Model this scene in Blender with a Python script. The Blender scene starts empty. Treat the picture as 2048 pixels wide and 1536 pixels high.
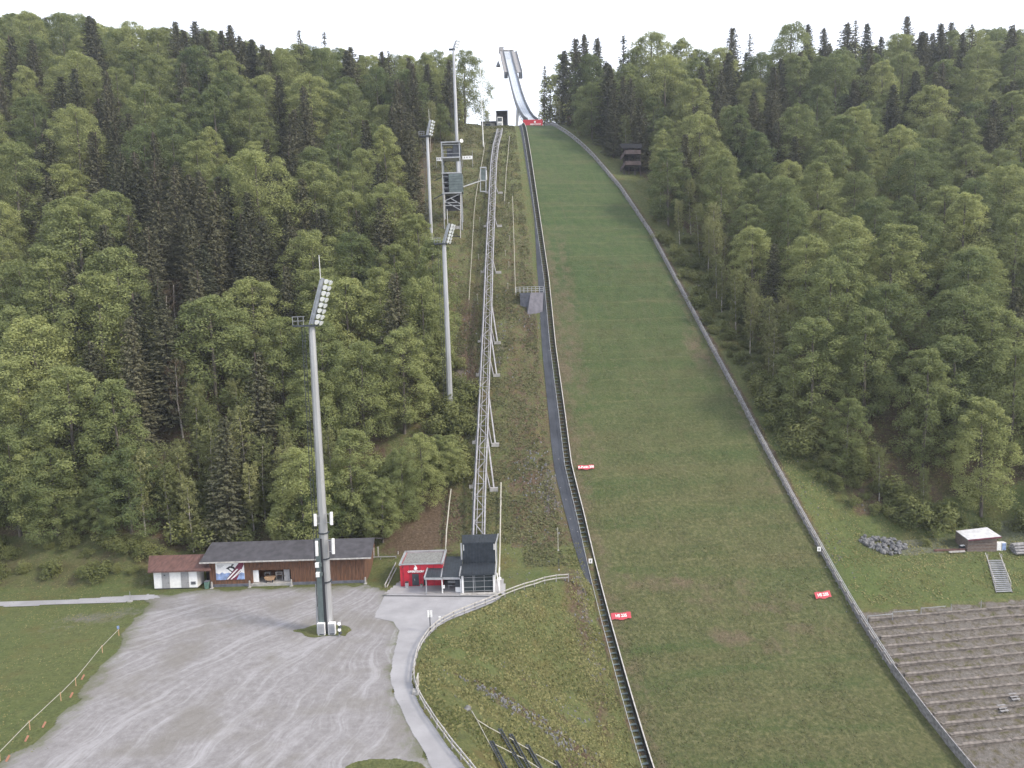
import bpy, bmesh, math, random
import numpy as np
from mathutils import Vector, Matrix
SC = bpy.context.scene
COL = SC.collection
R_ = math.radians
# ---------------------------------------------------------------- camera
F = 1380.0; PITCH = R_(5.3); ROLL = -0.03; CH = 42.0
cam = bpy.data.cameras.new('camera'); camo = bpy.data.objects.new('camera', cam); COL.objects.link(camo)
cam.sensor_width = 36.0; cam.lens = 36.0 * F / 2048.0; cam.clip_end = 5000.0; cam.clip_start = 0.5
camo.matrix_world = Matrix.Translation((0, 0, CH)) @ Matrix.Rotation(math.pi/2 - PITCH, 4, 'X') @ Matrix.Rotation(ROLL, 4, 'Z')
SC.camera = camo
# ---------------------------------------------------------------- world, sun, exposure
SUN_EL, SUN_AZ = 40.0, 112.0       # azimuth clockwise from +Y (view direction): from the right, veiled by thin cloud
w = bpy.data.worlds.new('World'); SC.world = w; w.use_nodes = True
nt = w.node_tree; bg = nt.nodes['Background']
sky = nt.nodes.new('ShaderNodeTexSky'); sky.sky_type = 'NISHITA'; sky.sun_disc = False
sky.sun_elevation = R_(SUN_EL); sky.sun_rotation = R_(SUN_AZ); sky.air_density = 1.0; sky.dust_density = 3.0; sky.ozone_density = 1.0
veil = nt.nodes.new('ShaderNodeMix'); veil.data_type = 'RGBA'; veil.inputs[0].default_value = .72; veil.inputs[7].default_value = (8.4, 8.7, 9.5, 1)   # thin bright cloud over the sky
nt.links.new(sky.outputs[0], veil.inputs[6]); nt.links.new(veil.outputs[2], bg.inputs[0]); bg.inputs[1].default_value = 0.15
sun = bpy.data.lights.new('sun', 'SUN'); sun.energy = 2.6; sun.angle = R_(12); sun.color = (1.0, 0.91, 0.76)
suno = bpy.data.objects.new('sun', sun); COL.objects.link(suno)
_a, _e = R_(SUN_AZ), R_(SUN_EL)
suno.rotation_euler = Vector((-math.sin(_a)*math.cos(_e), -math.cos(_a)*math.cos(_e), -math.sin(_e))).to_track_quat('-Z', 'Y').to_euler()
SC.view_settings.view_transform = 'Standard'; SC.view_settings.look = 'None'; SC.view_settings.gamma = 1.0
SC.view_settings.exposure = 0.69
SC.cycles.max_bounces = 5; SC.cycles.diffuse_bounces = 3; SC.cycles.transmission_bounces = 3; SC.cycles.transparent_max_bounces = 4
SC.cycles.use_denoising = True

# ---------------------------------------------------------------- projection helpers (pixels of the 2048 x 1536 photo <-> world)
def ray(px, py):
    u = (px-1024)/F; v = (768-py)/F; c, s = math.cos(ROLL), math.sin(ROLL)
    u, v = u*c - v*s, u*s + v*c
    d = np.array([u, math.cos(PITCH)+v*math.sin(PITCH), -math.sin(PITCH)+v*math.cos(PITCH)])
    return d/d[1]
def at(px, py, Y):
    d = ray(px, py); return Vector((d[0]*Y, Y, CH+d[2]*Y))
def proj(X, Y, Z):
    z = np.asarray(Z)-CH
    fw = Y*math.cos(PITCH)-z*math.sin(PITCH); up = Y*math.sin(PITCH)+z*math.cos(PITCH)
    u, v = X/fw, up/fw; c, s = math.cos(ROLL), math.sin(ROLL)
    u, v = u*c+v*s, -u*s+v*c
    return 1024+F*u, 768-F*v
# ---------------------------------------------------------------- terrain
TX, TY = 14.3, 308.0
_ax = np.array([-.117, 1.0]); _ax /= np.linalg.norm(_ax); _pp = np.array([_ax[1], -_ax[0]])
_S = np.arange(-60, 500, .5)
_sl = np.interp(_S, [-60, -25, 0, 14, 26, 60, 140, 166, 190, 215, 240, 262, 500], [0, 0, .13, .24, .50, .76, .76, .68, .60, .42, .2, 0, 0])
_Z = -np.cumsum(_sl)*.5; _Z += 65.3-np.interp(100, _S, _Z)
def P(s): return np.interp(s, _S, _Z)
def st(X, Y): return -((X-TX)*_ax[0]+(Y-TY)*_ax[1]), (X-TX)*_pp[0]+(Y-TY)*_pp[1]
def XYst(s, t): return TX-s*_ax[0]+t*_pp[0], TY-s*_ax[1]+t*_pp[1]
_tLs = [0, 29, 49, 80, 117, 140, 159, 172, 183, 192, 206.5, 223.4, 260]; _tLt = [-7, -9.1, -11, -13.7, -17, -19.8, -21.6, -23, -23.1, -23.4, -23.7, -24.1, -24.6]
_tRs = [0, 26, 53, 75, 98.5, 134, 155.5, 176, 192, 204, 214, 228, 260]; _tRt = [2, 3.8, 10.3, 15, 17.5, 18.1, 18.4, 17.8, 17.1, 16.2, 15.6, 15.6, 15.6]
def tL(s): return np.interp(s, _tLs, _tLt)
def tR(s): return np.interp(s, _tRs, _tRt)
def flat(px, py, z=0.0):
    d = ray(px, py); Y = (z-CH)/d[2]; return Vector((d[0]*Y, Y, z))
FENCE = [(1137,1161),(1112,1163),(1085,1168),(1060,1176),(1037,1183),(1008,1195),(985,1205),(960,1215),(930,1227),(900,1240),(878,1252),(858,1272),(843,1294),(834,1316),(829,1340),(828,1362),(834,1388),(846,1412),(870,1450),(900,1492),(932,1531),(965,1572),(1000,1620)]
_fp = np.array([flat(*p)[:2] for p in FENCE]); _o = np.argsort(_fp[:,1]); _fY, _fX = _fp[_o,1], _fp[_o,0]
def sstep(a, b, x):
    k = np.clip((x-a)/(b-a), 0, 1); return k*k*(3-2*k)
def vnoise(X, Y, sc, seed=0):
    x = X/sc+seed*17.3; y = Y/sc-seed*9.1; xi = np.floor(x); yi = np.floor(y); fx = x-xi; fy = y-yi
    def hsh(a, b):
        v = np.sin(a*127.1+b*311.7+seed*74.7)*43758.5453; return v-np.floor(v)
    fx = fx*fx*(3-2*fx); fy = fy*fy*(3-2*fy)
    return (hsh(xi,yi)*(1-fx)+hsh(xi+1,yi)*fx)*(1-fy)+(hsh(xi,yi+1)*(1-fx)+hsh(xi+1,yi+1)*fx)*fy
def H(X, Y, raw=False):
    X = np.asarray(X, float); Y = np.asarray(Y, float)
    s, t = st(X, Y); Xc = np.clip(X, 10, 52)+np.clip(X-52, 0, 400)*(1-sstep(119, 127, Y)); sc, _ = st(Xc, Y)
    a, b = tL(s), tR(s)
    z = P(s).copy() if hasattr(P(s), 'copy') else P(s)
    # left side
    pl = P(sc); ramp = np.clip((Y-118)/200, 0, 1)
    zl = np.where(pl > 4, pl, np.where(pl > -4, (pl+4)**2/16, 0)) + .19*np.clip(-X-8, 0, 400)*ramp
    Xf = np.interp(Y, _fY, _fX); df = np.clip(X-Xf, 0, 200); Xle = TX-s*_ax[0]+a*_pp[0]
    dl = np.clip(Xle-X, 0, 200); fr = df/(df+dl+1e-6); fr = .35*fr+.65*fr*fr*(3-2*fr)
    zm = P(s)*fr
    near = 1-sstep(111, 117, Y)
    left = zl*(1-near)+np.minimum(zm, 0)*near
    left = left+.42*np.clip(Y-109.5, 0, 13)*sstep(59, 67, -X)*(1-sstep(200, 330, Y))
    # right side
    bump = np.interp(sc, [174, 186, 190, 194, 197, 203, 206, 240], [0, -3.3, -2.0, -.3, .2, 0, .25, .25])
    zr = P(sc)+bump+.075*np.clip(X-52, 0, 400)*ramp
    k = sstep(0, 9, t-b); right = (P(s)+.1*np.clip(t-b,0,1))*(1-k)+zr*k
    z = np.where(t < a, left, np.where(t > b, right, z))
    rough = np.where((Y > 122) & ((t < a-6) | (t > b+8)), 1.0, 0.0)
    z = z + rough*((vnoise(X, Y, 9, 1)-.5)*1.3+(vnoise(X, Y, 3, 2)-.5)*.45)
    z = z + np.where((t < a-2) & (X > Xf+1.5) & (Y < 113), (vnoise(X, Y, 4, 3)-.5)*.5, 0)
    return z
def hit(px, py, off=0.0):
    d = ray(px, py); Y = np.arange(58, 430, .25); z = CH+d[2]*Y; g = H(d[0]*Y, Y)+off; i = np.argmax(z < g)
    lo, hi = Y[max(i-1, 0)], Y[i]
    for _ in range(12):
        m = (lo+hi)/2
        if CH+d[2]*m < float(H(d[0]*m, m))+off: hi = m
        else: lo = m
    return Vector((d[0]*hi, hi, CH+d[2]*hi))
def G(x, y): return float(H(x, y))

# ---------------------------------------------------------------- materials
def mat(name, col, rough=.8, metal=0.0, n=None, n_amt=.25, n_sc=3.0, bump=0.0, bsc=None, stretch=(1,1,1), col2=None, coord='Object', det=6):
    m = bpy.data.materials.new(name); m.use_nodes = True; t = m.node_tree; b = t.nodes['Principled BSDF']
    b.inputs['Roughness'].default_value = rough; b.inputs['Metallic'].default_value = metal
    tc = t.nodes.new('ShaderNodeTexCoord'); mp = t.nodes.new('ShaderNodeMapping'); mp.inputs['Scale'].default_value = stretch
    t.links.new(tc.outputs[coord], mp.inputs[0])
    no = t.nodes.new('ShaderNodeTexNoise'); no.inputs['Scale'].default_value = n_sc; no.inputs['Detail'].default_value = det
    t.links.new(mp.outputs[0], no.inputs[0])
    c2 = col2 or tuple(c*(1-n_amt*1.6) for c in col); c1 = tuple(min(1, c*(1+n_amt)) for c in col) if not col2 else col
    r = t.nodes.new('ShaderNodeValToRGB'); r.color_ramp.elements[0].position = .33; r.color_ramp.elements[1].position = .67
    r.color_ramp.elements[0].color = (*c2, 1); r.color_ramp.elements[1].color = (*c1, 1)
    t.links.new(no.outputs[0], r.inputs[0]); t.links.new(r.outputs[0], b.inputs['Base Color'])
    if bump:
        n2 = t.nodes.new('ShaderNodeTexNoise'); n2.inputs['Scale'].default_value = bsc or n_sc*3; n2.inputs['Detail'].default_value = 5
        t.links.new(mp.outputs[0], n2.inputs[0]); bp = t.nodes.new('ShaderNodeBump'); bp.inputs['Strength'].default_value = bump; bp.inputs['Distance'].default_value = .1
        t.links.new(n2.outputs[0], bp.inputs['Height']); t.links.new(bp.outputs[0], b.inputs['Normal'])
    return m
class NB:   # tiny node-graph helper
    def __init__(s, m): s.t = m.node_tree
    def n(s, ty, **k):
        o = s.t.nodes.new(ty)
        for a, v in k.items():
            if a.startswith('i_'):
                a = a[2:]; o.inputs[int(a) if a.isdigit() else a].default_value = v
            else: setattr(o, a, v)
        return o
    def l(s, a, b): s.t.links.new(a, b)
    def noise(s, vec, sc, det=5, rough=.55):
        o = s.n('ShaderNodeTexNoise'); o.inputs['Scale'].default_value = sc; o.inputs['Detail'].default_value = det; o.inputs['Roughness'].default_value = rough
        s.l(vec, o.inputs['Vector']); return o.outputs[0]
    def ramp(s, f, stops):
        o = s.n('ShaderNodeValToRGB'); e = o.color_ramp.elements
        while len(e) < len(stops): e.new(.5)
        for q, (p, c) in zip(e, stops): q.position = p; q.color = (*c, 1) if len(c) == 3 else c
        s.l(f, o.inputs[0]); return o.outputs[0]
    def mix(s, f, a, b):
        o = s.n('ShaderNodeMix', data_type='RGBA')
        for v, i in ((f, 0), (a, 6), (b, 7)):
            if isinstance(v, (int, float)): o.inputs[i].default_value = v
            elif isinstance(v, tuple): o.inputs[i].default_value = (*v, 1)
            else: s.l(v, o.inputs[i])
        return o.outputs[2]
    def math(s, op, a, b=0.0, c=None):
        o = s.n('ShaderNodeMath', operation=op)
        for i, v in enumerate((a, b) if c is None else (a, b, c)):
            if isinstance(v, (int, float)): o.inputs[i].default_value = v
            else: s.l(v, o.inputs[i])
        return o.outputs[0]
    def mapr(s, f, a, b, lo=0.0, hi=1.0):
        o = s.n('ShaderNodeMapRange'); o.inputs[1].default_value = a; o.inputs[2].default_value = b; o.inputs[3].default_value = lo; o.inputs[4].default_value = hi
        s.l(f, o.inputs[0]); return o.outputs[0]
    def attr(s, name):
        o = s.n('ShaderNodeAttribute', attribute_name=name); return o.outputs['Fac']
def newmat(name):
    m = bpy.data.materials.new(name); m.use_nodes = True; return m, NB(m), m.node_tree.nodes['Principled BSDF']
def finish(nb, b, col, hgt=None, strength=.5, dist=.15, rough=.9):
    nb.l(col, b.inputs['Base Color']); b.inputs['Roughness'].default_value = rough; b.inputs['Specular IOR Level'].default_value = .2
    if hgt is not None:
        bp = nb.n('ShaderNodeBump'); bp.inputs['Strength'].default_value = strength; bp.inputs['Distance'].default_value = dist
        nb.l(hgt, bp.inputs['Height']); nb.l(bp.outputs[0], b.inputs['Normal'])

def m_ground():
    m, nb, b = newmat('ground_mat'); tc = nb.n('ShaderNodeTexCoord').outputs['Object']
    n1 = nb.noise(tc, .09, 6); n2 = nb.noise(tc, .8, 6, .65); n3 = nb.noise(tc, 2.6, 6, .75); n4 = nb.noise(tc, .25, 5)
    g = nb.ramp(n2, [(.30, (.050,.062,.022)), (.48, (.088,.108,.034)), (.60, (.115,.128,.044)), (.72, (.165,.160,.070))])
    g2 = nb.ramp(n3, [(.32, (.026,.034,.016)), (.68, (.165,.170,.075))])
    g = nb.mix(.55, g, g2)
    rust = nb.mapr(n4, .52, .68)                                   # reddish dry patches in the meadow
    g = nb.mix(nb.math('MULTIPLY', rust, .45), g, (.13,.085,.035))
    br = nb.ramp(n3, [(.25, (.035,.024,.016)), (.5, (.085,.060,.040)), (.75, (.16,.12,.085))])
    brm = nb.mapr(nb.math('ADD', nb.attr('brown'), nb.math('MULTIPLY', nb.math('SUBTRACT', n2, .5), 1.3)), .35, .7)
    c = nb.mix(brm, g, br)
    gr = nb.ramp(n3, [(.25, (.080,.072,.064)), (.5, (.140,.128,.117)), (.8, (.23,.215,.20))])
    grm = nb.mapr(nb.math('ADD', nb.attr('gravel'), nb.math('MULTIPLY', nb.math('SUBTRACT', n2, .5), 1.2)), .4, .65)
    c = nb.mix(grm, c, gr)
    lush = nb.mapr(nb.math('ADD', nb.attr('lush'), nb.math('MULTIPLY', nb.math('SUBTRACT', n1, .5), .8)), .35, .75)
    lc = nb.ramp(n2, [(.3, (.048,.082,.022)), (.7, (.085,.128,.034))])
    c = nb.mix(nb.math('MULTIPLY', lush, .85), c, nb.mix(.35, lc, g2))
    finish(nb, b, c, nb.math('ADD', n3, n2), .9, .35); return m
def m_landing():
    m, nb, b = newmat('landing_mat'); uvn = nb.n('ShaderNodeUVMap', uv_map='st'); uv = uvn.outputs[0]
    tc = nb.n('ShaderNodeTexCoord').outputs['Object']
    sx = nb.n('ShaderNodeSeparateXYZ'); nb.l(uv, sx.inputs[0]); S_, T_ = sx.outputs[0], sx.outputs[1]
    mp = nb.n('ShaderNodeMapping'); mp.inputs['Scale'].default_value = (1, .10, 1); nb.l(uv, mp.inputs[0])
    band = nb.noise(mp.outputs[0], .32, 4, .6)                      # mowing bands across the hill
    n2 = nb.noise(tc, .5, 6, .6); n3 = nb.noise(tc, 2.4, 6, .75); n1 = nb.noise(tc, .07, 4); n5 = nb.noise(tc, 1.6, 4, .7)
    mp2 = nb.n('ShaderNodeMapping'); mp2.inputs['Scale'].default_value = (.05, 1.6, 1); nb.l(uv, mp2.inputs[0]); streak = nb.noise(mp2.outputs[0], 1.0, 3)
    top = nb.mapr(S_, 120, 185)
    green = nb.ramp(n2, [(.3, (.036,.058,.021)), (.7, (.060,.084,.030))])
    low = nb.ramp(n5, [(.28, (.043,.052,.022)), (.5, (.072,.080,.032)), (.72, (.138,.130,.066))])
    c = nb.mix(top, green, low)
    c = nb.mix(nb.mapr(band, .5, .72, 0, .45), c, (.10,.088,.045))
    c = nb.mix(nb.mapr(band, .48, .30, 0, .5), c, (.034,.066,.018))
    c = nb.mix(nb.mapr(streak, .55, .8, 0, .4), c, (.10,.08,.05))
    c = nb.mix(nb.mapr(n3, .54, .74, 0, .5), c, (.135,.13,.072)); c = nb.mix(nb.mapr(n3, .48, .28, 0, .75), c, (.026,.040,.016))
    ln = nb.math('ABSOLUTE', nb.math('SINE', nb.math('ADD', nb.math('MULTIPLY', S_, .52), nb.math('MULTIPLY', n1, 1.2))))
    c = nb.mix(nb.math('MULTIPLY', nb.mapr(ln, .10, .02, 0, .55), nb.mapr(n5, .35, .6)), c, (.12,.115,.055))
    be = nb.math('ADD', nb.attr('brown'), nb.math('MULTIPLY', nb.math('SUBTRACT', n2, .5), 1.6))
    bc = nb.ramp(n3, [(.3, (.065,.048,.034)), (.55, (.12,.088,.062)), (.8, (.21,.17,.13))])
    c = nb.mix(nb.mapr(be, .30, .85, 0, .72), c, bc)
    finish(nb, b, c, nb.math('ADD', n3, n5), .8, .25); return m
def m_gravel():
    m, nb, b = newmat('gravel_mat'); tc = nb.n('ShaderNodeTexCoord').outputs['Object']
    # tyre tracks: curves fanning from the far lane by the sheds to the near left
    sp = nb.n('ShaderNodeSeparateXYZ'); nb.l(tc, sp.inputs[0])
    dx = nb.math('SUBTRACT', sp.outputs[0], -16.0); dy = nb.math('SUBTRACT', sp.outputs[1], 122.0)
    wob = nb.math('MULTIPLY', nb.math('SUBTRACT', nb.noise(tc, .045, 3), .5), .28)
    ang = nb.math('ADD', nb.math('ARCTAN2', dy, dx), wob); rad = nb.math('SQRT', nb.math('ADD', nb.math('MULTIPLY', dx, dx), nb.math('MULTIPLY', dy, dy)))
    cb = nb.n('ShaderNodeCombineXYZ'); nb.l(nb.math('MULTIPLY', ang, 26.0), cb.inputs[0]); nb.l(nb.math('MULTIPLY', rad, .028), cb.inputs[1])
    tr = nb.noise(cb.outputs[0], 1.4, 5, .75)
    n1 = nb.noise(tc, .12, 5, .6); n2 = nb.noise(tc, 1.2, 6, .7); n3 = nb.noise(tc, 7.0, 4, .7)
    c = nb.ramp(n2, [(.3, (.150,.142,.145)), (.5, (.192,.184,.188)), (.7, (.240,.232,.240))])
    c = nb.mix(nb.mapr(tr, .48, .70, 0, .6), c, (.36,.355,.375))
    c = nb.mix(nb.mapr(tr, .45, .3, 0, .35), c, (.16,.152,.152))
    c = nb.mix(nb.mapr(n1, .48, .64, 0, .6), c, (.145,.135,.12))
    c = nb.mix(nb.mapr(n3, .56, .8, 0, .35), c, (.38,.37,.37)); c = nb.mix(nb.mapr(n3, .42, .2, 0, .45), c, (.09,.088,.085))
    green = nb.mapr(nb.math('ADD', nb.attr('edge'), nb.math('MULTIPLY', nb.math('SUBTRACT', n2, .5), 1.6)), .45, .95)
    c = nb.mix(nb.math('MULTIPLY', green, .75), c, (.085,.092,.045))
    finish(nb, b, c, n3, .5, .08); return m
def m_asphalt(name='asphalt_mat', a=(.235,.232,.245), b2=(.30,.297,.312)):
    m, nb, b = newmat(name); tc = nb.n('ShaderNodeTexCoord').outputs['Object']
    n1 = nb.noise(tc, .3, 5); n3 = nb.noise(tc, 9.0, 3, .7)
    c = nb.ramp(n1, [(.35, a), (.65, b2)]); c = nb.mix(nb.mapr(n3, .4, .7, 0, .25), c, tuple(x*.6 for x in a))
    finish(nb, b, c, n3, .25, .03); return m
def m_leaf(name, c1, c2, trans=.35, hue=.0):
    m = bpy.data.materials.new(name); m.use_nodes = True; t = m.node_tree; t.nodes.clear(); nb = NB(m)
    out = nb.n('ShaderNodeOutputMaterial'); oi = nb.n('ShaderNodeObjectInfo'); tint = nb.attr('tint')
    f = nb.math('ADD', nb.math('MULTIPLY', oi.outputs['Random'], .55), nb.math('MULTIPLY', tint, .45))
    f = nb.math('ADD', f, nb.math('MULTIPLY', nb.attr('trand'), 1.0))
    c = nb.ramp(f, [(.0, c1), (1.0, c2)])
    d = nb.n('ShaderNodeBsdfDiffuse'); tr = nb.n('ShaderNodeBsdfTranslucent'); mx = nb.n('ShaderNodeMixShader'); mx.inputs[0].default_value = trans
    nb.l(c, d.inputs[0]); nb.l(c, tr.inputs[0]); nb.l(d.outputs[0], mx.inputs[1]); nb.l(tr.outputs[0], mx.inputs[2]); nb.l(mx.outputs[0], out.inputs[0])
    return m
def glassy(name, col, rough=.15):
    m = bpy.data.materials.new(name); m.use_nodes = True; b = m.node_tree.nodes['Principled BSDF']
    b.inputs['Base Color'].default_value = (*col, 1); b.inputs['Roughness'].default_value = rough; b.inputs['Specular IOR Level'].default_value = .7
    return m
M = {}
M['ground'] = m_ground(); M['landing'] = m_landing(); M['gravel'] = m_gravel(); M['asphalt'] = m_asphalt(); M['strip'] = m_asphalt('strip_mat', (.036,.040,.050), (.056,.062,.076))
M['slab'] = m_asphalt('slab_mat', (.25,.245,.255), (.31,.305,.315))
M['steel'] = mat('galvanised_steel', (.34,.35,.37), .5, .3, n_sc=1.2, n_amt=.12)
M['track'] = mat('track_steel', (.29,.285,.305), .6, .2, n_sc=1.2, n_amt=.15)
M['terr'] = mat('old_terrace_planks', (.160,.140,.126), .9, 0, n_sc=1.5, n_amt=.35, bump=.4)
M['ramp'] = mat('ramp_surface', (.135,.13,.155), .85, 0, n_sc=1.2, n_amt=.15)
M['steel_d'] = mat('dark_steel', (.045,.052,.062), .55, .3, n_sc=1.5, n_amt=.2)
M['steel_g'] = mat('green_grey_metal', (.11,.14,.14), .55, .2, n_sc=1.0, n_amt=.15)
M['mast'] = mat('mast_metal', (.36,.365,.38), .38, .35, n_sc=.8, n_amt=.12, stretch=(1,1,.15))
M['mast_c'] = mat('mast_concrete', (.42,.41,.40), .75, 0, n_sc=1.1, n_amt=.16, bump=.2)
M['white'] = mat('white_paint', (.72,.72,.72), .55, 0, n_sc=2, n_amt=.06)
M['wood_g'] = mat('weathered_grey_wood', (.235,.228,.235), .85, 0, n_sc=2.5, n_amt=.25, stretch=(1,1,1), bump=.4)
M['wood_fence'] = mat('pale_fence_wood', (.38,.365,.35), .8, 0, n_sc=3, n_amt=.2)
M['wood_b'] = mat('brown_planks', (.165,.078,.042), .85, 0, n_sc=1.3, n_amt=.3, stretch=(5,5,.5), bump=.6, bsc=4, col2=(.070,.038,.026))
M['wood_d'] = mat('dark_stained_timber', (.075,.055,.055), .85, 0, n_sc=1.5, n_amt=.25)
M['wood_s'] = mat('shed_planks', (.16,.13,.115), .85, 0, n_sc=2.0, n_amt=.25, stretch=(1,1,4), bump=.5)
M['roof_g'] = mat('dark_roof_sheet', (.050,.048,.056), .8, 0, n_sc=1.0, n_amt=.2, bump=.3, bsc=6)
M['roof_b'] = mat('brown_roof_sheet', (.115,.060,.052), .7, 0, n_sc=.8, n_amt=.2, stretch=(3,1,1))
M['slate'] = mat('blue_grey_seam_metal', (.042,.052,.066), .5, .4, n_sc=1.5, n_amt=.15)
M['pale'] = mat('pale_roof_sheet', (.50,.50,.52), .6, 0, n_sc=1.5, n_amt=.1)
M['red'] = mat('red_wall_panel', (.40,.012,.030), .55, 0, n_sc=1.5, n_amt=.12)
M['redsign'] = mat('red_sign_sheet', (.40,.035,.058), .6, 0, n_sc=2, n_amt=.05)
M['flatroof'] = mat('flat_gravel_roof', (.17,.17,.165), .95, 0, n_sc=4, n_amt=.25)
M['conc'] = mat('concrete', (.33,.32,.31), .9, 0, n_sc=1.5, n_amt=.18, bump=.2)
M['conc_d'] = mat('dark_concrete', (.105,.11,.135), .9, 0, n_sc=1.5, n_amt=.18, bump=.2)
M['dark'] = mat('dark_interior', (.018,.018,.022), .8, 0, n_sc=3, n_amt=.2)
M['glass'] = glassy('dark_window_glass', (.02,.03,.035), .08)
M['lamp'] = glassy('lamp_glass', (.75,.78,.80), .15)
M['black'] = mat('black_rubber', (.018,.020,.026), .7, 0, n_amt=.1)
M['ice'] = mat('pale_inrun_surface', (.40,.44,.50), .5, 0, n_sc=.6, n_amt=.10)
M['rock'] = mat('grey_rock', (.15,.15,.155), .95, 0, n_sc=1.5, n_amt=.35, bump=.6)
M['bark'] = mat('grey_bark', (.115,.10,.085), .95, 0, n_sc=2, n_amt=.3, stretch=(1,1,.3), bump=.5)
M['bark_p'] = mat('pale_bark', (.34,.31,.28), .9, 0, n_sc=2.5, n_amt=.3, stretch=(1,1,.4))
M['bark_d'] = mat('brown_bark', (.07,.052,.042), .95, 0, n_sc=2, n_amt=.3, stretch=(1,1,.3))
M['leaf'] = m_leaf('beech_leaves', (.075,.115,.055), (.38,.40,.165), .42)
M['needle'] = m_leaf('spruce_needles', (.062,.072,.046), (.160,.152,.096), .18)
M['leaf_s'] = m_leaf('young_leaves', (.13,.155,.065), (.33,.33,.16), .42)
M['leaf_b'] = m_leaf('bush_leaves', (.11,.135,.055), (.26,.27,.115), .40)
M['grass'] = m_leaf('grass_blades', (.060,.076,.028), (.255,.240,.115), .3)
M['grass_d'] = m_leaf('dull_grass_blades', (.046,.056,.028), (.150,.148,.080), .25)
M['twig'] = m_leaf('bare_twigs', (.075,.055,.040), (.14,.11,.075), .2)
M['orange'] = mat('orange_net', (.33,.15,.09), .7, 0, n_amt=.1)
M['rope'] = mat('pale_rope', (.36,.345,.30), .8, 0, n_amt=.1)
M['wood_y'] = mat('light_wood', (.42,.27,.16), .8, 0, n_sc=4, n_amt=.2, stretch=(1,1,4))
M['blue'] = mat('pale_blue_print', (.22,.30,.50), .6, 0, n_sc=1.5, n_amt=.3)
M['maroon'] = mat('maroon_print', (.14,.02,.05), .6, 0, n_sc=1.5, n_amt=.3)
M['grey_d'] = mat('grey_door', (.27,.27,.28), .6, 0, n_amt=.06)
M['green'] = mat('green_plastic', (.10,.18,.15), .5, 0, n_amt=.1)

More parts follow.
